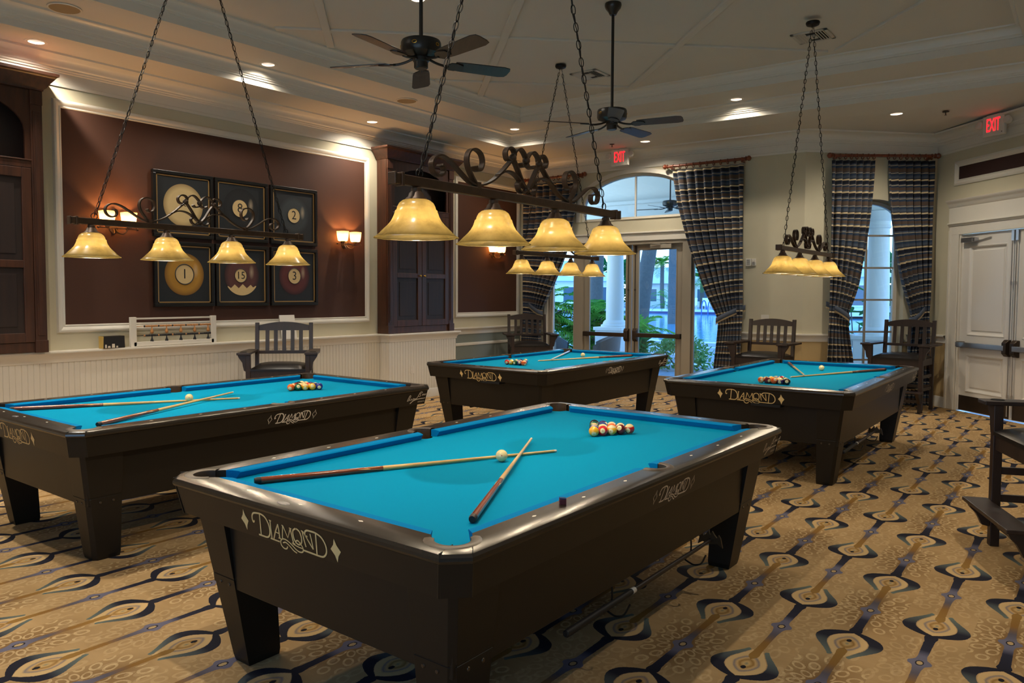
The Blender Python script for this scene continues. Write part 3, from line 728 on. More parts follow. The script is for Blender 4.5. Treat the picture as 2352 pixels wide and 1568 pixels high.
FIX={'A':(-.006,'long iron billiard light with four amber shades over the nearest table'),'B':(-.178,'iron billiard light with four amber shades before the framed prints'),
     'C':(.070,'iron billiard light with four amber shades before the glass patio doors'),'D':(.120,'iron billiard light with four amber shades before the narrow window curtains')}
lf=make_light()
BULBS=[]
for i,k in enumerate('ABCD'):
    o=lf if i==0 else copy_tree(lf); dx,lab=FIX[k]; p=tpt(k,dx,0,0); o.location=p; o.rotation_euler=(0,0,TABLES[k][1])
    if k=='D': o.location.z=-.03
    tag(o,lab,'pool table light','billiard lights over the tables')
    for x in (-.765,-.255,.255,.765):
        l=bpy.data.lights.new('table_bulb','POINT'); l.energy=E_BULB; l.color=(1,.82,.58); l.shadow_soft_size=.022
        lo=bpy.data.objects.new('table_bulb',l); COL.objects.link(lo); lo.location=tpt(k,dx+x,0,1.770+.038+o.location.z)
# ------------------------------------------------------------------ ceiling fans
def make_fan():
    f=empty('ceiling_fan')
    b=MB(); b.lathe([(.0,4.235),(.075,4.235),(.078,4.215),(.070,4.19),(.045,4.16),(.030,4.13),(.0,4.13)],24); b.build('canopy',MT['fan'],f)
    b=MB(); b.lathe([(.0135,4.15),(.0135,3.26)],14); b.build('downrod',MT['fan'],f)
    b=MB(); b.lathe([(.0,3.285),(.022,3.285),(.024,3.268),(.10,3.270),(.132,3.262),(.138,3.248),(.138,3.192),(.130,3.176),(.085,3.160),(.055,3.152),(.055,3.128),(.048,3.12),(.048,3.085),(.040,3.078),(.0,3.078)],40); mo=b.build('motor_housing',MT['fan'],f)
    b=MB()
    for a in range(5):
        th=2*PI*a/5+.3; b.torus((0,0,0),.012,.003,12,5,M=Matrix.Translation((.138*math.cos(th),.138*math.sin(th),3.222))@Matrix.Rotation(th,4,'Z')@Matrix.Rotation(PI/2,4,'Y'),sx=.8,sy=1.3)
    b.build('badge',MT['brass'],mo)
    for a in range(5):
        m=Matrix.Rotation(2*PI*a/5,4,'Z')
        pl=[(.24,-.055),(.30,-.062),(.60,-.070),(.645,-.058),(.655,-.03),(.655,.03),(.645,.058),(.60,.070),(.30,.062),(.24,.055)]
        tilt=Matrix.Translation((0,0,3.125))@Matrix.Rotation(R(-12),4,'X')
        b=MB(); b.loft([[m@tilt@Vector((x,y,z)) for x,y in pl] for z in (-.003,.003)]); bl=b.build('blade',MT['blade'],f,smooth=0,bevel=.0015)
        b=MB()
        arm=[(.06,0,.022),(.11,0,.004),(.16,0,-.006),(.20,0,-.008)]
        b.tube([m@Matrix.Translation((0,0,3.125))@Vector(p) for p in cr(arm,4)],.009,8)
        b.loft([[m@tilt@Vector((x,y,z)) for x,y in ((.18,-.012),(.21,-.046),(.25,-.05),(.30,-.03),(.31,0),(.30,.03),(.25,.05),(.21,.046),(.18,.012))] for z in (-.010,-.0035)])
        b.build('blade_iron',MT['fan'],bl,smooth=30)
    return f
fa=make_fan(); fa.location=(3.897,3.671,0); fa.rotation_euler=(0,0,R(43.3)); tag(fa,'black five blade ceiling fan above the nearest table','ceiling fan','ceiling fans')
fb=copy_tree(fa); fb.location=(6.405,3.596,0); fb.rotation_euler=(0,0,R(-3)); tag(fb,'black five blade ceiling fan in front of the patio doors','ceiling fan','ceiling fans')
# ------------------------------------------------------------------ spectator chairs
def make_chair():
    c=empty('spectator_chair'); W=.305
    lean=lambda z:.225+max(0,z-.62)*.10
    for s in (1,-1):
        b=MB(); b.loft([[(s*W+dx,lean(z)+dy-(.0),z) for dx,dy in ((-.022,-.022),(.022,-.022),(.022,.022),(-.022,.022))] for z in (0,.3,.62,.9,1.205)]); b.build('back_leg',MT['chairw'],c,smooth=0,bevel=.004)
        b=MB(); b.box(s*.318-.026,s*.318+.026,-.286,-.234,0,.872); b.build('front_leg',MT['chairw'],c,smooth=0,bevel=.004)
        # arm with curved bracket
        b=MB(); x0,x1=(.290,.430) if s>0 else (-.430,-.290)
        pl=[(x0,-.335),(x1,-.335),(x1+s*0,.02),(s*.36+ .05*s,.29),(s*.30,.29),(x0,.05)] if s>0 else [(x1,-.335),(x0,-.335),(x0,.02),(-.41,.29),(-.30,.29),(x1,.05)]
        b.prism(pl,.872,.898); ar=b.build('arm',MT['chairw'],c,smooth=0,bevel=.004)
        b=MB(); b.torus((s*.372,-.245,.899),.036,.003,20,6); b.lathe([(.034,.8985),(.0,.8982)],18,c=(s*.372,-.245,0),cap=False); b.build('cup_holder',MT['seam'],ar)
        b=MB(); pr=[(.344,.872),(.428,.872),(.418,.845),(.398,.815),(.378,.785),(.372,.745),(.362,.700),(.344,.690)]
        b.loft([[(s*x,y,z) for x,z in pr] for y in (-.281,-.239)]); b.build('bracket',MT['chairw'],ar,smooth=30)
        for z in (.30,.47): 
            b=MB(); b.beam((s*.313,-.25,z-.0),(s*.305,.225,z),.022,.045); b.build('side_stretcher',MT['chairw'],c,smooth=0,bevel=.003)
        b=MB(); b.beam((s*.313,-.25,.66),(s*.305,.225,.66),.026,.09); b.build('seat_rail',MT['chairw'],c,smooth=0,bevel=.003)
    for y,w in ((-.262,.318),(.225,.305)):
        b=MB(); b.box(-w,w,y-.012,y+.012,.60,.705); b.build('seat_rail',MT['chairw'],c,smooth=0,bevel=.003)
    b=MB(); b.box(-.30,.30,.214,.236,.28,.325); b.build('back_stretcher',MT['chairw'],c,smooth=0,bevel=.003)
    # cushion
    N=12; L=[]
    b=MB(); vs=[];fs=[]
    for j in range(N+1):
        for i in range(N+1):
            u=-1+2*i/N; v=-1+2*j/N; sq=lambda q: math.copysign(1-(1-abs(q))**1.0,q)
            x=.296*u; y=-.024+.262*v; e=max(abs(u),abs(v)); z=.712+.058*(max(0,1-abs(u)**3.2)*max(0,1-abs(v)**3.2))**.5
            vs.append((x,y,z))
    for j in range(N):
        for i in range(N): a=j*(N+1)+i; fs.append((a,a+1,a+N+2,a+N+1))
    b.add(vs,fs); b.box(-.296,.296,-.286,.238,.690,.7125); b.build('seat',MT['seat'],c,smooth=50)
    # back
    top=[]; n=12
    b=MB(); lo=[]; hi=[]
    for i in range(n+1):
        x=-.285+.57*i/n; k=1-(x/.285)**2; lo.append((x,1.115)); hi.append((x,1.172+.042*k))
    pl=lo+hi[::-1]; b.loft([[(x,lean(z)+dy,z) for x,z in pl] for dy in (-.012,.012)]); b.build('crest_rail',MT['chairw'],c,smooth=20)
    b=MB(); b.box(-.285,.285,lean(.865)-.011,lean(.865)+.011,.845,.882); b.build('lower_rail',MT['chairw'],c,smooth=0,bevel=.003)
    for i in range(5):
        x=-.190+.095*i; b=MB(); b.loft([[(x+dx,lean(z)+dy,z) for dx,dy in ((-.022,-.007),(.022,-.007),(.022,.007),(-.022,.007))] for z in (.86,1.13)]); b.build('back_slat',MT['chairw'],c,smooth=0,bevel=.002)
    # footrest
    b=MB(); b.box(-.365,.365,-.425,-.285,.262,.285); fr=b.build('footrest',MT['chairw'],c,smooth=0,bevel=.004)
    for s in (1,-1):
        b=MB(); pr=[(-.290,.262),(-.410,.262),(-.395,.23),(-.365,.20),(-.345,.165),(-.330,.13),(-.290,.12)]
        b.loft([[(x,y,z) for y,z in pr] for x in (s*.318-.02,s*.318+.02)]); b.build('bracket',MT['chairw'],fr,smooth=30)
    b=MB(); b.box(-.30,.30,-.27,-.248,.13,.165); b.build('front_stretcher',MT['chairw'],c,smooth=0,bevel=.003)
    return c
def face(dx,dy): return math.atan2(dy,dx)+PI/2
CH=[((5.36,7.22),(-.68,-.70),'dark spectator chair with black seat against the beadboard behind the left table'),
    ((10.42,7.36),(-.71,-.71),'dark spectator chair standing in the corner beside the patio doors'),
    ((10.62,3.55),(-1,.05),'dark spectator chair beside the right hand patio door curtain'),
    ((11.66,2.03),(-1,.14),'dark spectator chair in front of the narrow window'),
    ((5.42,.08),(-.39,.92),'dark spectator chair cropped at the right edge, footrest toward the nearest table')]
ch0=make_chair()
for i,(p,fd,lab) in enumerate(CH):
    o=ch0 if i==0 else copy_tree(ch0); o.location=(p[0],p[1],0); o.rotation_euler=(0,0,face(*fd)); tag(o,lab,'chair','tall spectator chairs')
# ------------------------------------------------------------------ room shell
YW=8.08
Cc=Vector((11.15,YW,0)); Nn=Vector((11.2,3.22,0)); Kk=Vector((12.35,1.78,0)); Rr=Kk+Vector((-.70711,-.70711,0))*4.9; Ss=Vector((7.7,-2.9,0)); P0=Vector((-2.6,-2.9,0)); P1=Vector((-2.6,YW,0))
class Frame:
    def __init__(s,a,b):
        s.a=a; s.L=(b-a).length; s.d=(b-a).normalized(); s.n=Vector((s.d.y,-s.d.x,0))
        s.M=Matrix(((s.d.x,s.n.x,0,a.x),(s.d.y,s.n.y,0,a.y),(0,0,1,0),(0,0,0,1)))
    def __call__(s,u,d,z): return s.a+s.d*u+s.n*d+Vector((0,0,z))
FL=Frame(P1,Cc); FB=Frame(Cc,Nn); FN=Frame(Nn,Kk); FR=Frame(Kk,Rr)
def plate(fr,outer,holes,d0,d1,name,mat):
    bm=bmesh.new(); L0=[];L1=[]
    for d,LL in ((d0,L0),(d1,L1)):
        ee=[]
        for poly in [outer]+holes:
            vs=[bm.verts.new(fr(u,d,z)) for u,z in poly]; LL.append(vs); ee+=[bm.edges.new((vs[i],vs[(i+1)%len(vs)])) for i in range(len(vs))]
        bmesh.ops.triangle_fill(bm,edges=ee,use_beauty=True)
    for a,b in zip(L0,L1):
        for i in range(len(a)): bm.faces.new((a[i],a[(i+1)%len(a)],b[(i+1)%len(a)],b[i]))
    bmesh.ops.recalc_face_normals(bm,faces=bm.faces)
    me=bpy.data.meshes.new(name); bm.to_mesh(me); bm.free(); me.materials.append(mat)
    o=bpy.data.objects.new(name,me); COL.objects.link(o); return o
def arch(c,h,zb,zs,rise,n=20):
    return [(c-h,zb)]+[(c+h,zb)]+[(c+h*math.cos(PI*i/n),zs+rise*math.sin(PI*i/n)) for i in range(n+1)]
def rect(u0,u1,z0,z1): return [(u0,z0),(u1,z0),(u1,z1),(u0,z1)]
ZT=4.0
struct(plate(FL,rect(-.2,FL.L+.2,0,ZT),[],0,-.15,'wall_left',MT['paint']))
HB=[rect(.60,3.73,.0,2.40),arch(2.21,.98,2.755,3.0,.49)]
HBd=[[(.60,-.001),(3.73,-.001),(3.73,2.40),(.60,2.40)],HB[1]]
# door opening reaches the floor: build the outline as one polygon
ob=[(-.2,0),(.60,0),(.60,2.40),(3.73,2.40),(3.73,0),(FB.L,0),(FB.L,ZT),(-.2,ZT)]
struct(plate(FB,ob,[HB[1]],0,-.16,'wall_back',MT['paint']))
struct(plate(FN,rect(0,FN.L,0,ZT),[arch(.975,.445,.30,2.62,.265)],0,-.24,'wall_window',MT['paint']))
orr=[(0,0),(.50,0),(.50,2.37),(2.34,2.37),(2.34,0),(FR.L,0),(FR.L,ZT),(0,ZT)]
struct(plate(FR,orr,[],0,-.15,'wall_right',MT['paint']))
FS=Frame(Rr,Ss); FF=Frame(Ss,P0); FK=Frame(P0,P1)
struct(plate(FS,rect(0,FS.L,0,ZT),[],0,-.15,'wall_side',MT['paint']))
struct(plate(FF,rect(0,FF.L,0,ZT),[],0,-.15,'wall_front',MT['paint']))
struct(plate(FK,rect(0,FK.L,0,ZT),[rect(1.6,3.4,.6,2.8),rect(4.6,6.4,.6,2.8)],0,-.15,'wall_rear',MT['paint']))
b=MB(); fl=[P1,Cc,Nn,Kk,Rr,Ss,P0]; b.poly([p+Vector((0,0,0)) for p in fl[::-1]]); struct(b.build('floor',MT['carpet'],smooth=0,fix=False))
# ---- mouldings swept along a wall path
def sweep(path,prof,name,mat,closed=False,smooth=40,parent=None):
    n=len(path); loops=[]
    for i,p in enumerate(path):
        p=Vector(p)
        if closed or 0<i<n-1:
            d0=(p-Vector(path[i-1])); d1=(Vector(path[(i+1)%n])-p); d0.z=d1.z=0; d0.normalize(); d1.normalize()
            n0=Vector((d0.y,-d0.x,0)); n1=Vector((d1.y,-d1.x,0)); mt=(n0+n1); mt=mt/max(mt.dot(n0),.2)
        else:
            d0=(Vector(path[1])-p) if i==0 else (p-Vector(path[i-1])); d0.z=0; d0.normalize(); mt=Vector((d0.y,-d0.x,0))
        loops.append([p+mt*d+Vector((0,0,h)) for d,h in prof])
    if closed: loops.append(loops[0])
    b=MB(); b.loft(loops,close=False,cap0=False,cap1=False); return b.build(name,mat,parent,smooth=smooth)
cove=lambda d0,h0,d1,h1,n=7:[(d0+(d1-d0)*(1-math.cos(PI/2*i/n)),h0+(h1-h0)*math.sin(PI/2*i/n)) for i in range(n+1)]
zc={'L':3.565,'C':3.57,'N':3.535,'K':3.475}
wp=[P1+Vector((0,0,zc['L'])),Cc+Vector((0,0,zc['C'])),Nn+Vector((0,0,zc['N'])),Kk+Vector((0,0,zc['K'])),Rr+Vector((0,0,zc['K']+.01)),Ss+Vector((0,0,3.5)),P0+Vector((0,0,3.55))]
prof1=[(0,-.002),(.014,0),(.016,.030),(.010,.036),(.010,.132),(.024,.136),(.026,.152),(.038,.156),(.040,.172),(.052,.178)]+cove(.056,.186,.175,.262)+[(.180,.262),(.184,.285)]
struct(sweep(wp,prof1,'trim_1',MT['trim'],closed=True),'cream crown moulding around the top of the walls')
Z1=3.842; Z2=4.033; Z3=4.236
F2=[(-2.0,7.50),(9.787,7.308),(10.17,.0),(9.15,-1.05),(-2.0,-1.2)]
F3=[(-1.5,6.90),(9.165,6.667),(9.37,.62),(-1.5,.60)]
CANS=[(3.06,7.72,Z1+.003,'recessed ceiling light nearest the left cabinet'),(7.20,7.68,Z1+.002,'recessed ceiling light above the right wall sconce'),(5.174,7.15,Z2,'recessed ceiling light above the framed prints, in the raised step'),
      (9.44,6.96,Z2,'recessed ceiling light in the back left corner of the tray'),(9.72,3.665,Z2,'recessed ceiling light right of the far ceiling fan'),(5.213,4.948,Z3,'recessed ceiling light at the top edge beside the near fan rod'),
      (10.547,5.353,Z1-.01,'recessed ceiling light behind the far fan, near the exit sign'),(10.70,2.005,Z1-.045,'recessed ceiling light above the narrow window'),
      (1.2,7.15,Z2,'added recessed fill light in the raised step beyond the left frame edge'),(1.6,5.0,Z3,'added recessed fill light on the tray near the left frame edge'),(1.6,2.2,Z3,'added recessed fill light on the tray above the viewpoint'),(5.5,.1,Z2,'added recessed fill light in the raised step right of the viewpoint'),(9.3,.1,Z2,'added recessed fill light in the raised step beyond the right frame edge')]  # these last five are unseen fill lamps, added to brighten the room
HOLE=lambda x,y,z: [(x+.067*math.cos(2*PI*i/20),y+.067*math.sin(2*PI*i/20),z) for i in range(20)]
def ringceil(outer,inner,name,hs=()):
    bm=bmesh.new(); ee=[]
    for poly in [outer]+([inner] if inner else [])+[HOLE(*CANS[h][:3]) for h in hs]:
        vs=[bm.verts.new(p) for p in poly]; ee+=[bm.edges.new((vs[i],vs[(i+1)%len(vs)])) for i in range(len(vs))]
    bmesh.ops.triangle_fill(bm,edges=ee,use_beauty=True)
    me=bpy.data.meshes.new(name); bm.to_mesh(me); bm.free(); me.materials.append(MT['ceil']); o=bpy.data.objects.new(name,me); COL.objects.link(o); return struct(o)
ringceil([(p.x,p.y,p.z+.283) for p in wp],[(x,y,Z1) for x,y in F2],'ceiling',(0,1,6,7))
ringceil([(x,y,Z2) for x,y in F2],[(x,y,Z2) for x,y in F3],'ceiling',(2,3,4,8,11,12))
prof2=[(0,0),(0,.058),(.013,.062),(.015,.078),(.026,.082),(.028,.096),(.036,.100)]+cove(.038,.104,.105,.172)+[(.109,.172),(.112,.1915)]
struct(sweep([(x,y,Z1) for x,y in F2],prof2,'trim_2',MT['trim'],closed=True),'lower stepped moulding of the tray ceiling')
prof3=[(0,0),(0,.080),(.012,.084),(.014,.102),(.024,.108)]+cove(.026,.112,.075,.186)+[(.080,.186),(.083,.204)]
struct(sweep([(x,y,Z2) for x,y in F3],prof3,'trim_3',MT['trim'],closed=True),'upper stepped moulding of the tray ceiling')
ringceil([(x,y,Z3) for x,y in F3],None,'ceiling',(5,9,10))
# lattice ribs on the tray ceiling
ti=4
def rib(kind,c):
    global ti
    x0,x1,y0,y1=-1.4,9.08,.70,6.62; pts=[]
    for x in (x0,x1):
        y=x-c if kind=='-' else c-x
        if y0<=y<=y1: pts.append(Vector((x,y,Z3-.010)))
    for y in (y0,y1):
        x=y+c if kind=='-' else c-y
        if x0<x<x1: pts.append(Vector((x,y,Z3-.010)))
    if len(pts)<2: return
    b=MB(); b.beam(pts[0],pts[1],.085,.034 if kind=='-' else .030); o=struct(b.build('trim_%d'%ti,MT['ceil'],smooth=0,bevel=.008)); ti+=1
for c in (-6.2,-3.6,-1.02,1.57,4.25,6.78): rib('-',c)
for c in (3.9,6.4,8.95,11.5,13.9): rib('+',c)
# ---- left wall: beadboard base with ledge
def bead(p,q,z0,z1,pitch=.0535,g=.006,dp=.006):
    p=Vector(p);q=Vector(q); d=(q-p); L=d.length; d.normalize(); nn=Vector((d.y,-d.x,0)); pts=[]; n=max(1,int(L/pitch))
    for i in range(n):
        u=L*i/n; st=L/n
        pts+=[(u,0),(u+st-g*1.6,0),(u+st-g,-dp),(u+st-g*.6,-dp)]
    pts.append((L,0)); b=MB()
    b.loft([[p+d*u+nn*w+Vector((0,0,z)) for u,w in pts] for z in (z0,z1)],close=False,cap0=False,cap1=False); return b
YB1,YB2,XB1,XB2=8.0,7.81,7.632,9.072
for i,(p,q) in enumerate((((-2.6,YB1,0),(XB1,YB1,0)),((XB1,YB1,0),(XB1,YB2,0)),((XB1,YB2,0),(XB2,YB2,0)),((XB2,YB2,0),(XB2,YW,0)))):
    o=bead(p,q,.12,.90).build('wall_left_wainscot',MT['trim'],smooth=0); struct(o)
bp=[(-2.6,YB1,0),(XB1,YB1,0),(XB1,YB2,0),(XB2,YB2,0),(XB2,YW,0)]
struct(sweep(bp,[(0,.855),(.010,.858),(.012,.885),(.020,.895),(.030,.925),(.044,.938),(.046,.945),(.056,.948),(.060,.960),(.056,.972),(-.30,.972)],'trim_20',MT['trim']),'white ledge capping the beadboard base')
b=MB(); b.poly([(-2.6,YB1-.055,.9718),(XB1-.055,YB1-.055,.9718),(XB1-.055,YB2-.055,.9718),(XB2+.055,YB2-.055,.9718),(XB2+.055,YW,.9718),(-2.6,YW,.9718)]); struct(b.build('trim_21',MT['trim'],smooth=0))
struct(sweep(bp,[(0,0),(.014,0),(.014,.11),(.008,.125),(0,.128)],'baseboard_left',MT['trim']))
# chair rail + dado on the other walls
crail=[(0,0),(.010,.004),(.014,.022),(.012,.03),(.016,.055),(.030,.075),(.040,.088),(.046,.094),(.046,.112),(0,.115)]
def rail_path(name,pts,z): struct(sweep([(p.x,p.y,z) for p in pts],crail,name,MT['trim']),'white chair rail moulding')
rail_path('trim_22',[Vector((XB2+.06,YW,0)),Cc,FB(.52,0,0)],.885); rail_path('trim_23',[FB(3.80,0,0),Nn,FN(.50,0,0)],.885); rail_path('trim_24',[FN(1.47,0,0),Kk,FR(.285,0,0)],.885)
struct(sweep([(XB2,YW-.001,.70),(11.1,YW-.001,.70)],[(0,0),(.012,.004),(.016,.03),(.012,.045),(0,.05)],'trim_25',MT['trim']))
def dado(fr,u0,u1,nm,mat=None):
    b=MB(); b.add([fr(u0,.003,.0),fr(u1,.003,0),fr(u1,.003,.89),fr(u0,.003,.89)],[(0,1,2,3)]); struct(b.build(nm,mat or MT['dado'],smooth=0))
MT['dado']=M_('dado_paint',lin((176,150,104)),.7,noise=.05,nscale=5)
MT['dado_blue']=M_('dado_grey_green',lin((120,126,118)),.6)
dado(FB,3.73,FB.L,'wall_back_dado'); dado(FN,0,.53,'wall_window_dado'); dado(FN,1.42,FN.L,'wall_window_dado'); dado(FR,0,.30,'wall_right_dado'); dado(FL,FL.L-2.07,FL.L,'wall_left_dado',MT['dado_blue'])
bpr=[(0,0),(.016,0),(.016,.13),(.010,.145),(0,.148)]
for i,pts in enumerate(([Vector((XB2,YW,0)),Cc,FB(.52,0,0)],[FB(3.80,0,0),Nn,Kk,FR(.285,0,0)],[FR(2.6,0,0),Rr,Ss,P0,P1])):
    struct(sweep([(p.x,p.y,0) for p in pts],bpr,'baseboard_%s'%['back','window','front'][i],MT['trim']))
# brown panels with picture mouldings
def panel(fr,u0,u1,z0,z1,nm,mat,wid=.085,depth=.030):
    b=MB(); b.add([fr(u0,.004,z0),fr(u1,.004,z0),fr(u1,.004,z1),fr(u0,.004,z1)],[(0,1,2,3)]); struct(b.build(nm+'_panel',mat,smooth=0))
    pr=[(0,.002),(.006,.010),(.014,.012),(.020,.008),(.034,.016),(.052,.028),(.062,depth),(.074,depth-.004),(.080,.012),(wid,0)]
    cs=[(u0,z0,-1,-1),(u1,z0,1,-1),(u1,z1,1,1),(u0,z1,-1,1)]
    L=[[fr(u+sx*w,h,z+sz*w) for w,h in pr] for u,z,sx,sz in cs]; L.append(L[0])
    b=MB(); b.loft(L,close=False,cap0=False,cap1=False); return b,nm
def pan(*a,**k):
    b,nm=panel(*a,**k); struct(b.build('trim_'+nm,MT['trim'],smooth=30))
X2U=lambda x: x+2.6
pan(FL,X2U(3.41),X2U(7.42),1.225,3.362,'31',MT['brown']); pan(FL,X2U(9.43),X2U(11.025),1.245,3.345,'32',MT['brown']); pan(FL,X2U(-2.3),X2U(1.3),1.225,3.362,'33',MT['brown'])
pan(FR,.43,2.42,3.10,3.266,'34',MT['void'],wid=.07,depth=.022)
# ---- patio doors, sidelights and arched transom (back wall)
DP=MT['trim_shaded']
def leaf(nm,u0,u1,z0,z1,stile,bot,top,d=-.075,th=.045,mat=None,label=None):
    o=plate(FB,rect(u0,u1,z0,z1),[rect(u0+stile,u1-stile,z0+bot,z1-top)],d-th/2,d+th/2,nm,mat or DP); struct(o,label)
    g=MB(); g.box(0,1,0,1,0,1); 
    g=MB(); g.add([FB(u,dd,z) for dd in (d-.004,d+.004) for u,z in rect(u0+stile-.005,u1-stile+.005,z0+bot-.005,z1-top+.005)],[(0,1,2,3),(7,6,5,4)])
    g.build('glass_pane',MT['pane'],o,smooth=0,fix=False)
    b=MB()    # glazing bead
    a0,a1,c0,c1=u0+stile,u1-stile,z0+bot,z1-top
    for p,q in (((a0,c0),(a1,c0)),((a1,c0),(a1,c1)),((a1,c1),(a0,c1)),((a0,c1),(a0,c0))): b.beam(FB(p[0],d+.024,p[1]),FB(q[0],d+.024,q[1]),.014,.014)
    b.build('glazing_bead',mat or DP,o,smooth=0)
    return o
dl=leaf('door_1',1.297,2.172,.012,2.345,.094,.24,.085,label='glass patio door leaf, left of the pair'); dr_=leaf('door_2',2.188,3.063,.012,2.345,.112,.24,.085,label='glass patio door leaf, right of the pair')
leaf('window_1',.635,1.12,.05,2.345,.03,.10,.03,mat=MT['trim'],label='tall sidelight left of the patio doors'); leaf('window_2',3.205,3.70,.05,2.345,.03,.10,.03,label='tall sidelight right of the patio doors')
b=MB()
for u0,u1 in ((.60,.640),(1.115,1.295),(3.065,3.21),(3.695,3.73)): b.box(u0,u1,-.15,.004,0,2.40,M=FB.M)
b.box(.60,3.73,-.15,.004,2.345,2.40,M=FB.M); b.box(.60,3.73,-.15,.010,-.012,.010,M=FB.M)
struct(b.build('trim_40',DP,smooth=0,bevel=.004),'frame posts of the patio door set')
b=MB(); b.box(.52,3.81,0,.020,2.40,2.52,M=FB.M); b.box(.50,3.83,0,.040,2.52,2.545,M=FB.M); b.box(.52,.60,0,.018,0,2.40,M=FB.M); b.box(3.73,3.81,0,.018,0,2.40,M=FB.M)
struct(b.build('trim_41',MT['trim'],smooth=0,bevel=.005),'casing around the patio doors')
A=arch(2.21,.98,2.755,3.0,.49); Ai=arch(2.21,.93,2.80,3.0,.445)
o=plate(FB,A,[Ai],-.13,-.06,'window_3',MT['trim']); struct(o,'arched transom window over the patio doors')
b=MB(); b.box(2.20,2.222,-.11,-.075,2.80,3.44,M=FB.M); b.build('muntin',MT['trim'],o,smooth=0)
b=MB(); b.add([FB(u,-.095,z) for u,z in Ai]+[FB(u,-.09,z) for u,z in Ai],[tuple(range(len(Ai))),tuple(range(2*len(Ai)-1,len(Ai)-1,-1))]); b.build('glass_pane',MT['pane'],o,smooth=0,fix=False)
b=MB(); Ac=arch(2.21,1.05,2.755,3.0,.56)
o2=plate(FB,Ac,[arch(2.21,.98,2.7551,3.0,.49)],0,.014,'trim_42',MT['trim']); struct(o2)
# door hardware
def panic(fr,d,u0,u1,z,hs,parent,mat,barlen=None):
    b=MB(); b.beam(fr(u0,d+.052,z),fr(u1,d+.052,z),.050,.066); b.build('push_bar',mat,parent,smooth=0,bevel=.006)
    b=MB(); b.beam(fr(u0 if hs>0 else u1,d+.030,z),fr(u0+.08 if hs>0 else u1-.08,d+.030,z),.066,.078); b.build('bar_end',MT['darkmetal'],parent,smooth=0,bevel=.004)
    uc=u1 if hs>0 else u0
    b=MB(); L=[]
    for w,hh,dd in ((.085,.21,.0),(.085,.21,.03),(.066,.13,.075)): L.append([fr(uc+sx*w/2,d+dd,z+sz*hh/2) for sx,sz in ((-1,-1),(1,-1),(1,1),(-1,1))])
    b.loft(L); b.build('latch_case',MT['darkmetal'],parent,smooth=0,bevel=.006)
    return uc
panic(FB,-.052,1.31,2.105,.888,1,dl,MT['darkmetal']); panic(FB,-.052,2.262,3.045,.895,-1,dr_,MT['darkmetal'])
for p,u in ((dl,2.125),(dr_,2.245)):
    b=MB(); b.tube([FB(u,-.035,.10),FB(u,-.035,2.30)],.007,8)
    for z in (.30,1.62): b.tube([FB(u,-.035,z-.015),FB(u,-.035,z+.015)],.013,8)
    b.beam(FB(u,-.042,2.22),FB(u,-.042,2.33),.032,.03); b.build('lock_rod',MT['darkmetal'],p,smooth=40)
b=MB(); b.box(2.52,2.88,-.05,.012,2.27,2.335,M=FB.M); b.beam(FB(2.70,.03,2.345),FB(2.40,.05,2.36),.020,.012); b.build('door_closer',DP,dr_,smooth=0,bevel=.004)
# ---- narrow arched window
wc,wh=.975,.445
A=arch(wc,wh-.004,.304,2.62,.261); Ai=arch(wc,wh-.055,.36,2.62,.215)
o=plate(FN,A,[Ai],-.235,-.175,'window_4',MT['trim']); struct(o,'narrow arched window between striped curtains')
b=MB(); b.box(wc-.013,wc+.013,-.215,-.185,.36,2.83,M=FN.M)
for z in (.62,1.022,1.480,1.935,2.392): b.box(wc-wh+.05,wc+wh-.05,-.212,-.188,z-.013,z+.013,M=FN.M)
b.build('muntin',DP,o,smooth=0)
b=MB(); b.add([FN(u,-.203,z) for u,z in Ai]+[FN(u,-.198,z) for u,z in Ai],[tuple(range(len(Ai))),tuple(range(2*len(Ai)-1,len(Ai)-1,-1))]); b.build('glass_pane',MT['pane'],o,smooth=0,fix=False)
# ---- white double doors on the right wall
DW=MT['doorwhite']
def panel_door(nm,u0,u1,parent_label,flip):
    ps=[(u0+.13,u1-.13,1.02,2.20),(u0+.13,u1-.13,.27,.765)]
    o=plate(FR,rect(u0,u1,.012,2.355),[rect(*p) for p in ps],-.06,-.015,nm,DW); struct(o,parent_label)
    for a0,a1,c0,c1 in ps:
        b=MB(); cs=[(a0,c0,1,1),(a1,c0,-1,1),(a1,c1,-1,-1),(a0,c1,1,-1)]; pr=[(0,-.015),(.006,-.008),(.018,-.012),(.030,-.026),(.045,-.034),(.060,-.034),(.070,-.026)]
        L=[[FR(u+sx*w,h,z+sz*w) for w,h in pr] for u,z,sx,sz in cs]; L.append(L[0]); b.loft(L,close=False,cap0=False,cap1=False)
        b.add([FR(a0+.07,-.026,c0+.07),FR(a1-.07,-.026,c0+.07),FR(a1-.07,-.026,c1-.07),FR(a0+.07,-.026,c1-.07)],[(0,1,2,3)]); b.build('raised_panel',DW,o,smooth=20)
    b=MB(); b.box(u0+.02,u1-.02,-.015,-.012,.02,.215,M=FR.M); b.build('kick_plate',MT['kick'],o,smooth=0)
    return o
d3=panel_door('door_3',.515,1.415,'white panelled door leaf nearer the window',1); d4=panel_door('door_4',1.423,2.323,'white panelled door leaf cropped by the right edge',-1)
panic(FR,-.015,.53,1.355,.895,1,d3,MT['chrome']); panic(FR,-.015,1.485,2.30,.895,-1,d4,MT['chrome'])
for p,u in ((d3,1.385),(d4,1.453)):
    b=MB(); b.tube([FR(u,.010,.05),FR(u,.010,2.33)],.0065,8)
    for z in (.30,1.70): b.tube([FR(u,.010,z-.02),FR(u,.010,z+.02)],.012,8)
    b.beam(FR(u,.008,2.22),FR(u,.008,2.345),.026,.03); b.build('lock_rod',MT['chrome'],p,smooth=40)
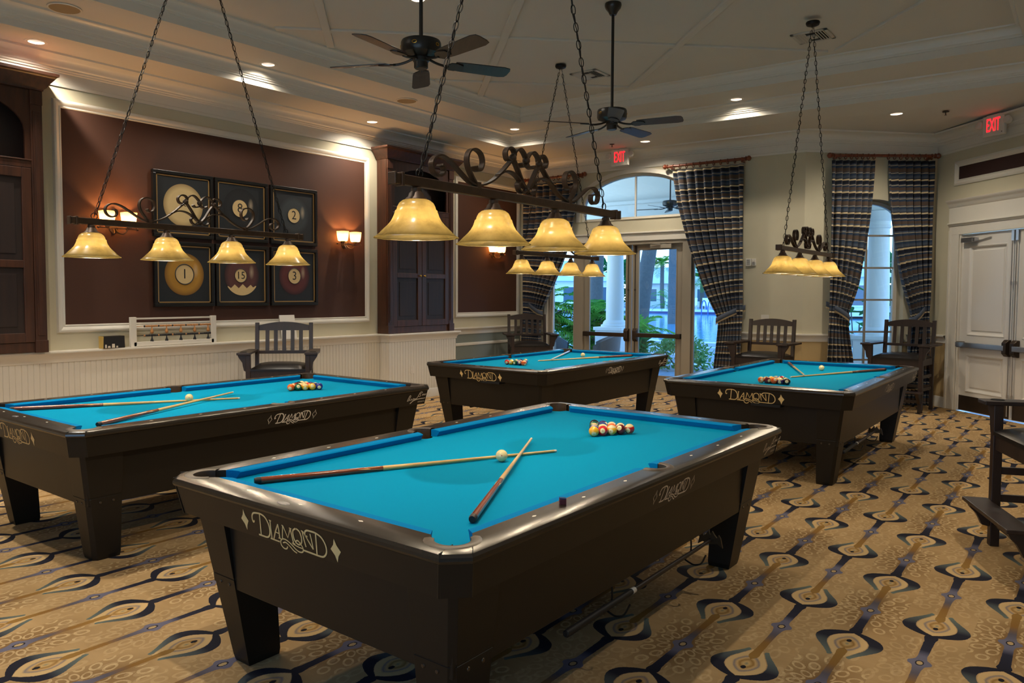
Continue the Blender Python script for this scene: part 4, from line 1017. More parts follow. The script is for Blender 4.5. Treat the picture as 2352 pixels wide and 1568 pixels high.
b=MB(); b.box(.56,.76,-.015,.05,2.245,2.305,M=FR.M); b.box(.76,.80,-.015,.045,2.25,2.30,M=FR.M); b.beam(FR(.70,.06,2.315),FR(1.02,.03,2.335),.024,.012); b.build('door_closer',MT['chrome'],d3,smooth=0,bevel=.004)
b=MB()
for u0,u1 in ((.305,.43),(.43,.50)): pass
for s in (0,1):
    a=(lambda u: u) if not s else (lambda u: 2.838-u)
    for w0,w1,h in ((.300,.485,.018),(.300,.335,.030),(.455,.485,.026),(.485,.515,.008)):
        x0,x1=sorted((a(w0),a(w1))); b.box(x0,x1,-.06 if h<.01 else 0,h,0,2.42,M=FR.M)
b.box(.300,2.538,0,.020,2.36,2.48,M=FR.M)
struct(b.build('trim_43',MT['trim'],smooth=0,bevel=.004),'fluted casing of the white double doors')
struct(sweep([tuple(FR(.292,-.001,2.475)),tuple(FR(2.546,-.001,2.475))],[(0,0),(.03,.004),(.04,.02),(.05,.03),(.05,.045),(.024,.05),(.024,.25),(.034,.26),(.045,.29),(.062,.315),(.080,.33),(.085,.35),(0,.352)],'trim_44',MT['trim']),'cornice over the white double doors')
# ------------------------------------------------------------------ cabinets on the ledge
def make_cabinet():
    c=empty('wall_cabinet'); w=.71; D=.19; H=2.46   # half width, depth, height of the body; front at y=0, back at +D
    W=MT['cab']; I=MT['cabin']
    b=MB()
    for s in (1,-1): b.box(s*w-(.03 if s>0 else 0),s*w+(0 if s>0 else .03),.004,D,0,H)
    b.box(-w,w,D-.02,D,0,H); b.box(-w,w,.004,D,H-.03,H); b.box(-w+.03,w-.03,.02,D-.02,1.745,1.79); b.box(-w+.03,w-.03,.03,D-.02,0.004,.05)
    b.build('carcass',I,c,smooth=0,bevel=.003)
    for s in (1,-1):
        b=MB(); b.box(*sorted((s*(w-.03),s*(w+.003))),.0,D-.001,0,H); b.build('side_panel',W,c,smooth=0)
    # arched face header
    bm=bmesh.new(); L0=[];L1=[]; n=18
    out=[(-w+.10,1.72)]+[(-w+.10,H),(w-.10,H),(w-.10,1.72)]; ins=[(w-.155,1.72)]+[(w-.155,2.08)]+[((w-.155)*math.cos(PI*i/n),2.08+.30*math.sin(PI*i/n)) for i in range(1,n)]+[(-w+.155,2.08),(-w+.155,1.72)]
    pl=out+ins; b=MB(); b.loft([[(x,y,z) for x,z in pl] for y in (-.004,.020)],cap0=False,cap1=False)
    k=len(pl)
    for y in (-.004,.020):
        bm=bmesh.new(); vs=[bm.verts.new((x,y,z)) for x,z in pl]; ee=[bm.edges.new((vs[i],vs[(i+1)%k])) for i in range(k)]; r=bmesh.ops.triangle_fill(bm,edges=ee,use_beauty=True)
        bm.verts.index_update(); b.add([v.co[:] for v in bm.verts],[tuple(v.index for v in f.verts) for f in bm.faces]); bm.free()
    b.build('arched_header',W,c,smooth=0)
    b=MB(); b.box(-w+.10,w-.10,-.012,.02,1.735,1.800); b.box(-w+.10,w-.10,-.018,.02,1.800,1.815); b.build('middle_shelf_edge',W,c,smooth=0,bevel=.004)
    for s in (1,-1):    # pilasters with plinth and capital
        b=MB(); x0,x1=(w-.105,w-.005) if s>0 else (-w+.005,-w+.105)
        b.box(x0,x1,-.018,.004,.10,2.33); b.box(x0+.018,x1-.018,-.026,-.018,.16,2.27); b.box(x0+.032,x1-.032,-.031,-.026,.19,2.24)
        b.box(x0-.008,x1+.006,-.032,.004,0,.115); b.box(x0-.004,x1+.004,-.026,.004,2.33,2.46)
        b.build('pilaster',W,c,smooth=0,bevel=.003)
    # crown
    prof=[(.0,0),(.008,.004),(.012,.02),(.030,.035),(.055,.075),(.085,.115),(.100,.135),(.112,.140),(.114,.165),(0,.165)]
    path=[(w+.0,D,H),(w,-.022,H),(-w,-.022,H),(-w,D,H)]
    o=sweep([(x,y,z) for x,y,z in path[::-1]],[(d,h) for d,h in prof],'crown',W,parent=c)
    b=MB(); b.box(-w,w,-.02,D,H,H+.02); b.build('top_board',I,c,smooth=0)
    # doors
    b=MB(); b.box(-w+.105,w-.105,-.004,.02,.004,.095); b.build('plinth_rail',W,c,smooth=0,bevel=.003)
    for s in (1,-1):
        x0,x1=(.004,w-.108) if s>0 else (-w+.108,-.004); z0,z1=.098,1.732
        bm=MB(); st=.085
        for a0,a1,c0,c1 in ((x0,x0+st,z0,z1),(x1-st,x1,z0,z1),(x0+st,x1-st,z0,z0+.09),(x0+st,x1-st,z1-.09,z1),(x0+st,x1-st,.80,.87)): bm.box(a0,a1,-.014,.008,c0,c1)
        d=bm.build('door',W,c,smooth=0,bevel=.004)
        for c0,c1 in ((z0+.09,.80),(.87,z1-.09)):
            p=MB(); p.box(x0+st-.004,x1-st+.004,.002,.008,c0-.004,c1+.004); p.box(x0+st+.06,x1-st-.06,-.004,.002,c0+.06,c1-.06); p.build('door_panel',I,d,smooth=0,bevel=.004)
        k=MB(); k.lathe([(.0,.028),(.012,.026),(.015,.018),(.008,.008),(.010,0)],14,M=Matrix.Translation(((.045 if s>0 else -.045),-.014,.835))@Matrix.Rotation(PI/2,4,'X')); k.build('knob',MT['brass'],d)
    return c
ca=make_cabinet(); ca.location=(8.352,7.865,.9745); tag(ca,'tall dark wood arched cabinet between the framed prints and the patio curtain','cabinet','arched wall cabinets')
cb=copy_tree(ca); cb.location=(2.45,7.893,.9745); tag(cb,'tall dark wood arched cabinet cropped by the left edge','cabinet','arched wall cabinets')
# ------------------------------------------------------------------ framed prints
MT['pframe']=M_('print_frame_black',lin((18,17,17)),.35); MT['pgold']=M_('print_gold_line',lin((176,140,88)),.4,metal=.4); MT['pback']=M_('print_ground',lin((26,30,34)),.6,noise=.15,nscale=60)
MT['pcream']=M_('print_cream',lin((205,176,124)),.6,noise=.06,nscale=40); MT['pink']=M_('print_ink',lin((20,20,22)),.6)
def printball(name,col,edge):
    g=NG(name); o=g.coord('Object'); sp=g.n('ShaderNodeSeparateXYZ'); g.nt.links.new(o,sp.inputs[0])
    r=g.m('DIVIDE',g.m('SQRT',g.m('ADD',g.m('POWER',sp.outputs[0],2.0),g.m('POWER',sp.outputs[2],2.0))),.237)
    c=g.ramp(r,[(0,lin(col)),(.75,lin(col)),(1,lin(edge))])
    hx=g.m('SUBTRACT',sp.outputs[0],.135); hz=g.m('SUBTRACT',sp.outputs[2],.045)
    h=g.m('SUBTRACT',1.0,g.m('SQRT',g.m('ADD',g.m('POWER',g.m('MULTIPLY',hx,26.0),2.0),g.m('POWER',g.m('MULTIPLY',hz,11.0),2.0))),clamp=True)
    n=g.noise(30,4,o); c=g.mix(g.m('MULTIPLY',n,.3),c,lin((max(0,col[0]-30),max(0,col[1]-30),max(0,col[2]-30))))
    g.set(Base_Color=g.mix(g.m('MULTIPLY',h,.55),c,lin((200,180,150))),Roughness=.6); return g.mat
PR=[('',(0,0),(206,180,128),(150,124,80),'cream cue ball'),('8',(-.03,.03),(26,28,31),(14,15,17),'black eight ball'),('2',(0,.01),(52,58,62),(30,34,38),'slate two ball'),
    ('1',(.0,.0),(172,126,44),(110,76,24),'yellow one ball'),('15',(-.03,.0),(88,52,48),(46,28,28),'zigzag striped fifteen ball'),('3',(.0,.01),(92,42,40),(48,22,24),'dark red three ball')]
for i,(num,(ox,oz),c1,c2,desc) in enumerate(PR):
    x=(4.682,5.430,6.192)[i%3]; z=2.523 if i<3 else 1.754
    p=empty('framed_print',(x,YW-.004,z),0,'black framed print of a '+desc+' on the brown panel','framed print','ball prints on the brown panel')
    b=MB(); h=.362
    for q in ((-h,-h,h,-.325),(-h,.325,h,h),(-h,-.325,-.325,.325),(.325,-.325,h,.325)): b.box(q[0],q[2],-.045,0,q[1],q[3])
    b.build('frame',MT['pframe'],p,smooth=0,bevel=.004)
    b=MB(); b.box(-.33,.33,-.022,-.002,-.33,.33); b.build('print_sheet',MT['pback'],p,smooth=0)
    b=MB(); g=.318
    for q in ((-g,-g,g,-g+.012),(-g,g-.012,g,g),(-g,-g,-g+.012,g),(g-.012,-g,g,g)): b.box(q[0],q[2],-.030,-.0222,q[1],q[3])
    b.build('gold_fillet',MT['pgold'],p,smooth=0)
    b=MB(); b.lathe([(.0,0),(.237,0)],56,M=Matrix.Rotation(PI/2,4,'X'),cap=False); o=b.build('printed_ball',printball('print_'+desc.replace(' ','_'),c1,c2),p,smooth=0,loc=(ox*.3,-.0235,oz))
    if num=='15':
        b=MB(); pts=[]; n=8
        zz=[(-.19,-.125),(-.15,-.150),(-.10,-.105),(-.045,-.150),(.01,-.100),(.065,-.150),(.12,-.108),(.155,-.140),(.19,-.120)]
        arc=[(.236*math.cos(R(a)),.236*math.sin(R(a))) for a in range(-32,-149,-6)]
        bm=bmesh.new(); vs=[bm.verts.new((x_,-.0006,z_)) for x_,z_ in zz+arc]; ee=[bm.edges.new((vs[k],vs[(k+1)%len(vs)])) for k in range(len(vs))]; bmesh.ops.triangle_fill(bm,edges=ee); bm.verts.index_update()
        b.add([v.co[:] for v in bm.verts],[tuple(v.index for v in f.verts) for f in bm.faces]); bm.free(); b.build('zigzag_stripe',MT['pcream'],o,smooth=0)
    if num:
        rr={'8':.105,'2':.095,'1':.112,'15':.082,'3':.098}[num]
        b=MB(); b.lathe([(.0,0),(rr,0)],40,M=Matrix.Translation((ox*.5,-.001,.0))@Matrix.Rotation(PI/2,4,'X'),cap=False); b.build('number_spot',MT['pcream'],o,smooth=0)
        b=MB(); b.torus((0,0,0),rr,.004 if num!='1' else .006,40,4,M=Matrix.Translation((ox*.5,-.001,0))@Matrix.Rotation(PI/2,4,'X')@Matrix.Diagonal((1,1,.2,1))); b.build('spot_ring',MT['pink'],o,smooth=0)
        text_mesh(num,.155 if num!='15' else .125,'numeral',MT['pink'],o,lambda a,b_,c: (a+ox*.5,-.002,b_))
    else:
        b=MB()
        for a0 in (90,210,330): b.ribbon([(0,.01),(.012*math.cos(R(a0+40)),.02*math.sin(R(a0))+.01),(.035*math.cos(R(a0)),.035*math.sin(R(a0))+.01)],.008,lambda u,v:(u,-.001,v))
        b.build('maker_mark',MT['pink'],o,smooth=0,fix=False)
# ------------------------------------------------------------------ wall sconces
def make_sconce():
    s=empty('wall_sconce')
    b=MB(); b.lathe([(.0,.022),(.040,.022),(.055,.012),(.058,0)],24,M=Matrix.Translation((0,0,-.02))@Matrix.Rotation(PI/2,4,'X')@Matrix.Diagonal((.8,1.2,1,1))); b.build('back_plate',MT['iron'],s)
    b=MB(); b.beam((-.20,-.105,-.035),(.20,-.105,-.035),.014,.014)
    for q in (1,-1):
        b.tube(cr([(q*.012,-.02,-.03),(q*.02,-.06,-.075),(q*.055,-.10,-.09),(q*.09,-.108,-.055),(q*.075,-.105,-.03)],5),.007,8)
        b.sphere((q*.205,-.105,-.035),.012,10,6)
        b.lathe([(.0,-.03),(.022,-.03),(.030,-.012),(.034,0)],16,c=(q*.112,-.105,.006))
    b.build('arm',MT['iron'],s,smooth=40)
    for q in (1,-1):
        L=[]; x0=q*.112; 
        for z,h in ((.004,.040),(.012,.052),(.06,.060),(.135,.068)):
            c=.3*h; L.append([(x0+x,-.105+y,z) for x,y in ((h,-h+c),(h,h-c),(h-c,h),(-h+c,h),(-h,h-c),(-h,-h+c),(-h+c,-h),(h-c,-h))])
        b=MB(); b.loft(L,cap0=True,cap1=False); b.build('glass_cup',MT['cup'],s,smooth=50)
    return s
s0=make_sconce()
for i,(x,lab) in enumerate(((3.905,'two light wall sconce left of the framed prints'),(7.040,'two light wall sconce right of the framed prints'),(10.33,'two light wall sconce right of the arched cabinet, partly behind the lamp shades'))):
    o=s0 if i==0 else copy_tree(s0); o.location=(x,YW-.005,2.245); tag(o,lab,'wall light','wall sconces')
    for q in (1,-1):
        l=bpy.data.lights.new('sconce_bulb','POINT'); l.energy=E_SCONCE; l.color=(1,.50,.17); l.shadow_soft_size=.02; lo=bpy.data.objects.new('sconce_bulb',l); COL.objects.link(lo); lo.location=(x+q*.112,YW-.11,2.245+.055)
# ------------------------------------------------------------------ things on the ledge and walls
ab=empty('score_abacus',(4.515,7.985,.9725),0,'white wooden bead scoring rack standing on the ledge','scoring rack')
b=MB()
for s in (1,-1): b.box(s*.47-.032,s*.47+.032,-.018,.018,.0,.315)
b.box(-.47,.47,-.018,.018,.004,.05); b.build('frame',MT['plastic'],ab,smooth=0,bevel=.003)
b=MB(); b.beam((-.47,0,.298),(.47,0,.298),.018,.018); b.build('top_rail',MT['plastic'],ab,smooth=0)
for z,m1,m2,nm in ((.215,'tan_bead','blk_bead','tan_bead_row'),(.115,'blk_bead','tan_bead','black_bead_row')):
    b=MB(); b.tube([(-.44,0,z),(.44,0,z)],.003,6); n=50
    for i in range(n):
        x=-.345+.78*i/(n-1); b.sphere((x,0,z),.0095,8,6,mi=1 if i%10==0 else 0,sz=1.25)
    row=b.build(nm,[MT[m1],MT[m2]],ab,smooth=60)
    for i in range(5):
        x=-.262+.167*i; t=MB(); t.lathe([(.0,.0),(.006,-.008),(.008,-.03),(.017,-.055),(.018,-.068),(.010,-.080),(.0,-.082)],12,c=(x,0,z)); tt=t.build('counter_tag',MT[m1],row,smooth=50)
bx=empty('tissue_box',(3.82,7.985,.9725),.08,'small black box with yellow side beside the white scoring rack','box')
b=MB(); b.box(-.115,.115,-.045,.045,.0,.125); b.build('body',MT['yellowbox'],bx,bevel=.003)
b=MB(); b.add([(-.116,-.0462,.002),(.116,-.0462,.002),(.112,-.0462,.124),(-.112,-.0462,.124)],[(0,1,2,3)]); b.box(-.113,.113,-.045,.045,.1252,.1262); b.build('black_face',MT['pink'],bx,smooth=0)
b=MB(); 
for x,w,h in ((-.09,.02,.035),(-.055,.03,.02),(-.01,.035,.04),(.03,.02,.018)): b.add([(x-w/2,-.0470,.006),(x+w/2,-.0470,.006),(x+w*.4,-.0470,.006+h),(x-w*.4,-.0470,.006+h)],[(0,1,2,3)])
b.build('face_print',MT['silver_ink'],bx,smooth=0)
pp=empty('paper_slip',(3.62,7.972,.9730),.2,'white paper slip lying on the ledge left of the black box','paper'); b=MB(); b.box(-.07,.07,-.012,.012,0,.0012); b.build('sheet',MT['paper'],pp,smooth=0)
cd=empty('tent_card',(6.02,7.98,.9725),0,'white folded card standing on the ledge behind the chair back','card')
b=MB(); b.loft([[(-.115,y0,z),(.115,y0,z),(.115,y1,z),(-.115,y1,z)] for y0,y1,z in ((-.045,-.043,0),(.010,.012,.300))]); b.loft([[(-.115,y0,z),(.115,y0,z),(.115,y1,z),(-.115,y1,z)] for y0,y1,z in ((.046,.048,0),(.012,.014,.300))]); b.build('card',MT['paper'],cd,smooth=0)
th=empty('wall_intercom',tuple(FB(4.13,.002,2.02)),0,'beige wall intercom with round dial right of the patio curtain','intercom'); mm=FB.M.copy(); mm.translation=(0,0,0)
b=MB(); b.box(-.075,.005,0,.028,-.055,.055,M=mm); b.box(.008,.072,0,.022,-.052,.052,M=mm); b.build('housing',MT['plastic'],th,smooth=0,bevel=.004)
b=MB(); b.lathe([(.0,.016),(.020,.016),(.024,0)],20,M=mm@Matrix.Translation((.042,.022,-.012))@Matrix.Rotation(-PI/2,4,'X')); b.build('dial',MT['chrome'],th)
b=MB(); 
for k in range(5): b.box(-.060,-.012,.028,.030,-.035+.016*k,-.029+.016*k,M=mm)
b.build('speaker_slots',MT['louver'],th,smooth=0)
sw=empty('switch_plate',tuple(FB(4.345,.002,1.20)),0,'white switch plate on the wall behind the chair by the patio curtain','switch')
b=MB(); b.box(-.058,.058,0,.006,-.058,.058,M=mm); b.build('plate',MT['plastic'],sw,smooth=0,bevel=.002); b=MB(); 
for x in (-.024,.024): b.box(x-.006,x+.006,.006,.016,-.012,.012,M=mm)
b.build('toggle',MT['plastic'],sw,smooth=0)
ou=empty('wall_outlet',(8.089,YB2-.001,.44),0,'white duplex outlet on the beadboard below the arched cabinet','outlet')
b=MB(); b.box(-.036,.036,-.006,0,-.058,.058); b.build('plate',MT['plastic'],ou,smooth=0,bevel=.002); b=MB()
for z in (-.026,.026): b.box(-.016,.016,-.008,-.006,z-.017,z+.017)
b.build('socket',MT['trim'],ou,smooth=0)
# ------------------------------------------------------------------ curtains and rods
def lerp_tab(t,z):
    for (z0,u0),(z1,u1) in zip(t,t[1:]):
        if z<=z0 and z>=z1: k=(z0-z)/(z0-z1) if z0!=z1 else 0; return u0+(u1-u0)*k
    return t[0][1] if z>t[0][0] else t[-1][1]
def curtain(fr,tin,tout,ztop,ztie,nf,lab,ph=0):
    nz,ns=64,nf*9; V=[];UV=[];Fc=[]; side=1 if tin[0][1]<tout[0][1] else -1
    sm=lambda t,z: (lerp_tab(t,z+.10)+lerp_tab(t,z)*2+lerp_tab(t,z-.10))/4
    for j in range(nz+1):
        z=ztop+(.012-ztop)*j/nz; ui,uo=sm(tin,z),sm(tout,z); w=abs(ui-uo); w0=abs(tin[0][1]-tout[0][1]); pinch=math.exp(-((z-ztie)/.16)**2)
        for i in range(ns+1):
            s=i/ns; u=uo+(ui-uo)*s
            amp=.036+.030*(1-w/w0); amp*=(1-.45*pinch)
            wv=math.sin(2*PI*nf*s+ph+.5*math.sin(3*z+s*5)); d=.105+amp*(wv+.30*math.sin(4*PI*nf*s+1.1+z)) 
            if z>ztop-.10: d=.105+(d-.105)*.75
            V.append(fr(u+.006*math.cos(2*PI*nf*s)*side,max(d,.03),z)); UV.append((s*w0,z+.10*(s**1.6)*math.exp(-((z-ztie-.45)/.6)**2)))
    for j in range(nz):
        for i in range(ns): a=j*(ns+1)+i; Fc.append((a,a+1,a+ns+2,a+ns+1))
    root=empty('curtain',tuple(fr((tin[-1][1]+tout[-1][1])/2,.1,0)),0,lab,'curtain','striped curtains')
    inv=-Vector(root.location)
    b=MB(); b.add([v+inv for v in V],Fc); o=b.build('drape',MT['curtain'],root,smooth=80,uvs=UV,fix=False)
    so=o.modifiers.new('thick','SOLIDIFY'); so.thickness=.003
    ui,uo=lerp_tab(tin,ztie-.02),lerp_tab(tout,ztie)
    V=[];UV=[];Fc=[];n=20
    for i in range(n+1):
        t=i/n; u=uo+side*.02+(ui-uo-side*.045)*t; zz=ztie+.13-.21*t**1.15; d=.045+.155*math.sin(min(1,t*1.25)*PI/2) if t<.85 else .045+.155*(1-((t-.85)/.15)**2*.55)
        for k,(dz,vv) in enumerate(((.05,.53),(.0,.56),(-.018,.59),(-.022,.632),(-.048,.664))): V.append(fr(u,d+.004*math.sin(k*1.5),zz+dz)+inv); UV.append((t*.5,3.43-.455*vv))
    for i in range(n):
        for k in range(4): a=i*5+k; Fc.append((a,a+1,a+6,a+5))
    b=MB(); b.add(V,Fc); t_=b.build('tieback',MT['curtain'],root,smooth=60,uvs=UV,fix=False); so=t_.modifiers.new('thick','SOLIDIFY'); so.thickness=.006
curtain(FB,[(3.45,2.92),(2.98,3.0),(2.28,3.2),(1.64,3.45),(1.17,3.70),(.9,3.69),(.48,3.64),(.0,3.60)],[(3.45,4.02),(1.3,4.05),(.0,4.03)],3.44,1.22,8,'striped curtain right of the patio doors, tied back toward the wall',.4)
curtain(FB,[(3.5,1.285),(2.9,1.22),(2.3,1.07),(1.75,.80),(1.24,.53),(.9,.50),(.0,.62)],[(3.5,.15),(1.3,.16),(.0,.15)],3.45,1.28,8,'striped curtain left of the patio doors, behind the hanging lamps',1.2)
curtain(FN,[(3.42,.92),(2.75,.88),(2.26,.83),(1.70,.74),(1.26,.585),(1.0,.60),(.62,.67),(.0,.70)],[(3.42,.32),(1.3,.33),(.6,.30),(.0,.29)],3.40,1.28,6,'left hand striped curtain of the narrow window',.9)
curtain(FN,[(3.40,1.08),(2.8,1.12),(2.27,1.21),(1.78,1.31),(1.26,1.475),(1.0,1.46),(.5,1.42),(.0,1.40)],[(3.40,1.735),(1.3,1.705),(.0,1.74)],3.40,1.26,6,'right hand striped curtain of the narrow window, near the white double doors',2.0)
def rod(fr,u0,u1,z,spans,lab):
    c=fr((u0+u1)/2,.105,z); root=empty('curtain_rod',tuple(c),0,lab,'curtain rod','wooden curtain rods'); inv=-Vector(c)
    b=MB(); b.tube([fr(u0+.05,.105,z)+inv,fr(u1-.05,.105,z)+inv],.021,14); b.build('pole',MT['redwood'],root)
    for s,u in ((-1,u0),(1,u1)):
        m=Matrix.Translation(fr(u,.105,z)+inv)@(fr.d*s).to_track_quat('Z','Y').to_matrix().to_4x4()
        b=MB(); b.lathe([(.022,-.055),(.034,-.045),(.034,-.038),(.020,-.034),(.024,-.025),(.038,-.010),(.040,.004),(.030,.022),(.010,.034),(.0,.036)],16,M=m); b.build('finial',MT['redwood'],root)
    for a,b_,n in spans:
        for i in range(n):
            u=a+(b_-a)*i/(n-1); m=Matrix.Translation(fr(u,.105,z-.014)+inv)@fr.d.to_track_quat('Z','Y').to_matrix().to_4x4()
            b=MB(); b.torus((0,0,0),.036,.0065,14,6,M=m); b.build('ring',MT['redwood'],root)
    for u in (u0+.10,u1-.10):
        b=MB(); b.beam(fr(u,.0,z-.03)+inv,fr(u,.105,z-.025)+inv,.022,.03); b.build('bracket',MT['redwood'],root,smooth=0)
rod(FB,2.80,4.10,3.512,[(2.94,4.0,11)],'red brown curtain rod over the right hand patio curtain'); rod(FB,.13,1.375,3.535,[(.25,1.25,11)],'red brown curtain rod over the left hand patio curtain')
rod(FN,.285,1.79,3.468,[(.35,.90,8),(1.10,1.70,8)],'red brown curtain rod across the narrow window')
# ------------------------------------------------------------------ ceiling fittings
def can(x,y,z,lab,en=1.0,flush=False):
    r=empty('recessed_light',(x,y,z),0,lab,'recessed light','recessed ceiling lights')
    b=MB(); b.lathe([(.066,.0),(.068,-.005),(.094,-.004),(.097,-.0005)],32,cap=False); b.build('trim_ring',MT['trim'],r)
    b=MB(); b.lathe([(.0665,-.004),(.064,.035),(.056,.060)],28,cap=False); b.build('baffle',MT['canring'],r)
    b=MB(); b.lathe([(.0,.040),(.030,.042),(.050,.050),(.058,.062)],24,cap=False); b.build('lens',MT['lens'],r)
    l=bpy.data.lights.new('can_lamp','SPOT'); l.energy=E_CAN*en; l.color=(1,.90,.75); l.spot_size=R(150); l.spot_blend=.8; l.shadow_soft_size=.04
    lo=bpy.data.objects.new('can_lamp',l); COL.objects.link(lo); lo.location=(x,y,z+.030)
EN=[1.8,1.0,.7,.8,.8,1,1,1,2,2,2,1.2,.6]
for i,(x,y,z,lab) in enumerate(CANS): can(x,y,z,lab,EN[i])
for x,y,lab in ((3.08,7.17,'round ceiling speaker cropped by the top left corner'),(7.215,7.05,'round ceiling speaker left of the near fan, toward the back')):
    r=empty('ceiling_speaker',(x,y,Z2-.003),0,lab,'speaker','ceiling speakers'); b=MB(); b.lathe([(.0,-.010),(.120,-.010),(.124,-.006)],32); b.build('grille',MT['grille'],r); b=MB(); b.torus((0,0,-.004),.130,.008,32,6); b.build('rim',MT['trim'],r)
def vent(x,y,lab):
    r=empty('air_vent',(x,y,Z3-.002),0,lab,'air vent','ceiling air vents'); h=.18
    b=MB()
    for q in ((-h,-h,h,-h+.035),(-h,h-.035,h,h),(-h,-h,-h+.035,h),(h-.035,-h,h,h)): b.box(q[0],q[2],q[1],q[3],-.012,0)
    b.build('frame',MT['vent'],r,smooth=0,bevel=.002)
    b=MB(); b.box(-h+.02,h-.02,-h+.02,h-.02,-.003,-.001); b.build('backing',MT['louver'],r,smooth=0)
    for k in range(4):
        for sy in (1,-1):
            yy=sy*(.055+.027*k); b=MB(); b.beam((-h+.03,yy,-.010),(h-.03,yy,-.010),.020,.003,up=(0,.5*sy,1)); b.build('louver',MT['vent'],r,smooth=0)
    b=MB(); b.box(-.06,.06,-.04,.04,-.014,-.004); b.build('centre_plate',MT['vent'],r,smooth=0)
vent(8.26,4.95,'square ceiling vent beside the far fan rod'); vent(8.46,2.39,'square ceiling vent behind the right hand light chains')
for x,y,z,lab in ((10.9,1.50,Z1-.055,'dark sprinkler head on the ceiling near the right exit sign'),(10.45,5.86,Z1-.008,'dark sprinkler head on the ceiling above the back exit sign')):
    r=empty('sprinkler_head',(x,y,z),0,lab,'sprinkler','ceiling sprinklers'); b=MB(); b.lathe([(.0,-.008),(.034,-.008),(.040,0)],20); b.build('escutcheon',MT['darkmetal'],r); b=MB(); b.lathe([(.0,-.045),(.014,-.045),(.014,-.042),(.006,-.040),(.006,-.008)],12); b.build('nozzle',MT['darkmetal'],r)
def exit_sign(p,nrm,ztop,lab):
    n=Vector((nrm[0],nrm[1],0)).normalized(); q=n.to_track_quat('Y','Z').to_matrix().to_4x4()
    r=empty('exit_sign',(p[0],p[1],p[2]),0,lab,'exit sign','lit exit signs'); w,h=.150,.125
    # local: x to the viewer's left, y to the viewer
    b=MB(); b.box(-w,w,-.022,.022,-h,h,M=q); b.build('housing',MT['plastic'],r,smooth=0,bevel=.006)
    text_mesh('EXIT',.175,'letters',MT['red'],r,lambda a,b_,c: tuple(q@Vector((-a,.0235+c,b_+.010))),fit=(.185,.158))
    b=MB(); b.box(-.014,.014,-.014,.014,h,ztop-p[2]-.004,M=q); b.box(-.10,.10,-.02,.02,ztop-p[2]-.014,ztop-p[2]-.002,M=q); b.build('mount',MT['plastic'],r,smooth=0)
    for s in (1,-1):
        b=MB(); mm=q@Matrix.Translation((s*(w+.045),.01,.030))@Matrix.Rotation(-PI/2+.3,4,'X'); b.lathe([(.0,-.03),(.030,-.03),(.045,-.005),(.048,.030),(.040,.034),(.0,.030)],18,M=mm); b.build('emergency_lamp',MT['plastic'],r)
    b=MB(); b.lathe([(.0,.003),(.006,.003),(.006,0)],10,M=q@Matrix.Translation((-w+.03,.0225,-h+.03))@Matrix.Rotation(-PI/2,4,'X')); b.build('test_button',MT['louver'],r)
exit_sign((10.83,5.925,3.69),(-1,-.0),Z1-.003,'lit red exit sign above the patio doors'); exit_sign((11.37,1.035,3.64),(-.80,.60),3.775,'lit red exit sign above the white double doors')
# ------------------------------------------------------------------ outside
b=MB(); b.box(11.22,24.5,-25,48,-.30,-.06); struct(b.build('pool_deck',MT['deck'],smooth=0))
b=MB(); b.box(66,140,-30,90,-.3,.20); struct(b.build('pool_deck_far',MT['deck'],smooth=0))
b=MB(); b.box(24.5,66,-25,48,-.5,-.16); struct(b.build('water',MT['water'],smooth=0))
b=MB(); b.box(65.9,66.0,-25,48,-.2,.02); struct(b.build('pool_tile_edge',MT['pooltile'],smooth=0))
b=MB(); b.box(65.6,66.4,-25,48,.02,.22); b.box(24.3,24.7,-25,48,-.16,-.03); struct(b.build('pool_coping',MT['white'],smooth=0))
b=MB(); b.box(11.35,14.7,-4,14,4.26,4.5); struct(b.build('porch_roof',MT['stucco'],smooth=0))
b=MB(); b.box(14.05,14.45,-4,14,2.95,3.40); b.box(14.12,14.40,-4,14,3.40,4.26); b.box(13.98,14.52,-4,14,3.36,3.44); struct(b.build('porch_beam',MT['stucco'],smooth=0,bevel=.02))
def column(x,y,lab):
    r=empty('porch_column',(x,y,-.06),0,lab,'column','white porch columns')
    b=MB(); b.box(-.30,.30,-.30,.30,0,.88); b.box(-.33,.33,-.33,.33,.86,.93); b.build('pedestal',MT['stucco'],r,smooth=0,bevel=.01)
    b=MB(); b.lathe([(.29,.93),(.29,.97),(.25,.985),(.24,1.03),(.205,1.07)],32); b.build('base',MT['stucco'],r)
    b=MB(); b.lathe([(.185,1.06),(.185,1.6),(.160,2.74)],36); b.build('shaft',MT['stucco'],r)
    b=MB(); b.lathe([(.165,2.72),(.185,2.74),(.185,2.76),(.17,2.78),(.17,2.84),(.21,2.88),(.24,2.94),(.25,3.008)],32); b.build('capital',MT['stucco'],r)
column(14.25,7.88,'white porch column seen through the left patio door'); column(14.25,2.88,'white porch column seen through the narrow window')
bl=empty('porch_balustrade',(14.25,3.9,-.06),0,'white balustrade behind the narrow window','balustrade')
b=MB(); b.box(-.09,.09,-.71,.71,.86,.94); b.box(-.06,.06,-.71,.71,.82,.86); b.build('top_rail',MT['stucco'],bl,smooth=0,bevel=.01)
b=MB(); b.box(-.09,.09,-.71,.71,.0,.09); b.build('bottom_rail',MT['stucco'],bl,smooth=0)
for i in range(7):
    b=MB(); b.lathe([(.05,.09),(.05,.13),(.03,.16),(.055,.26),(.062,.34),(.045,.46),(.028,.60),(.026,.68),(.045,.72),(.048,.82)],14,c=(0,-.6+.2*i,0)); b.build('baluster',MT['stucco'],bl)
fo=copy_tree(fa); fo.location=(13.35,6.25,.02); fo.rotation_euler=(0,0,.5); tag(fo,'dark ceiling fan under the porch roof, seen through the arched transom','ceiling fan','ceiling fans')
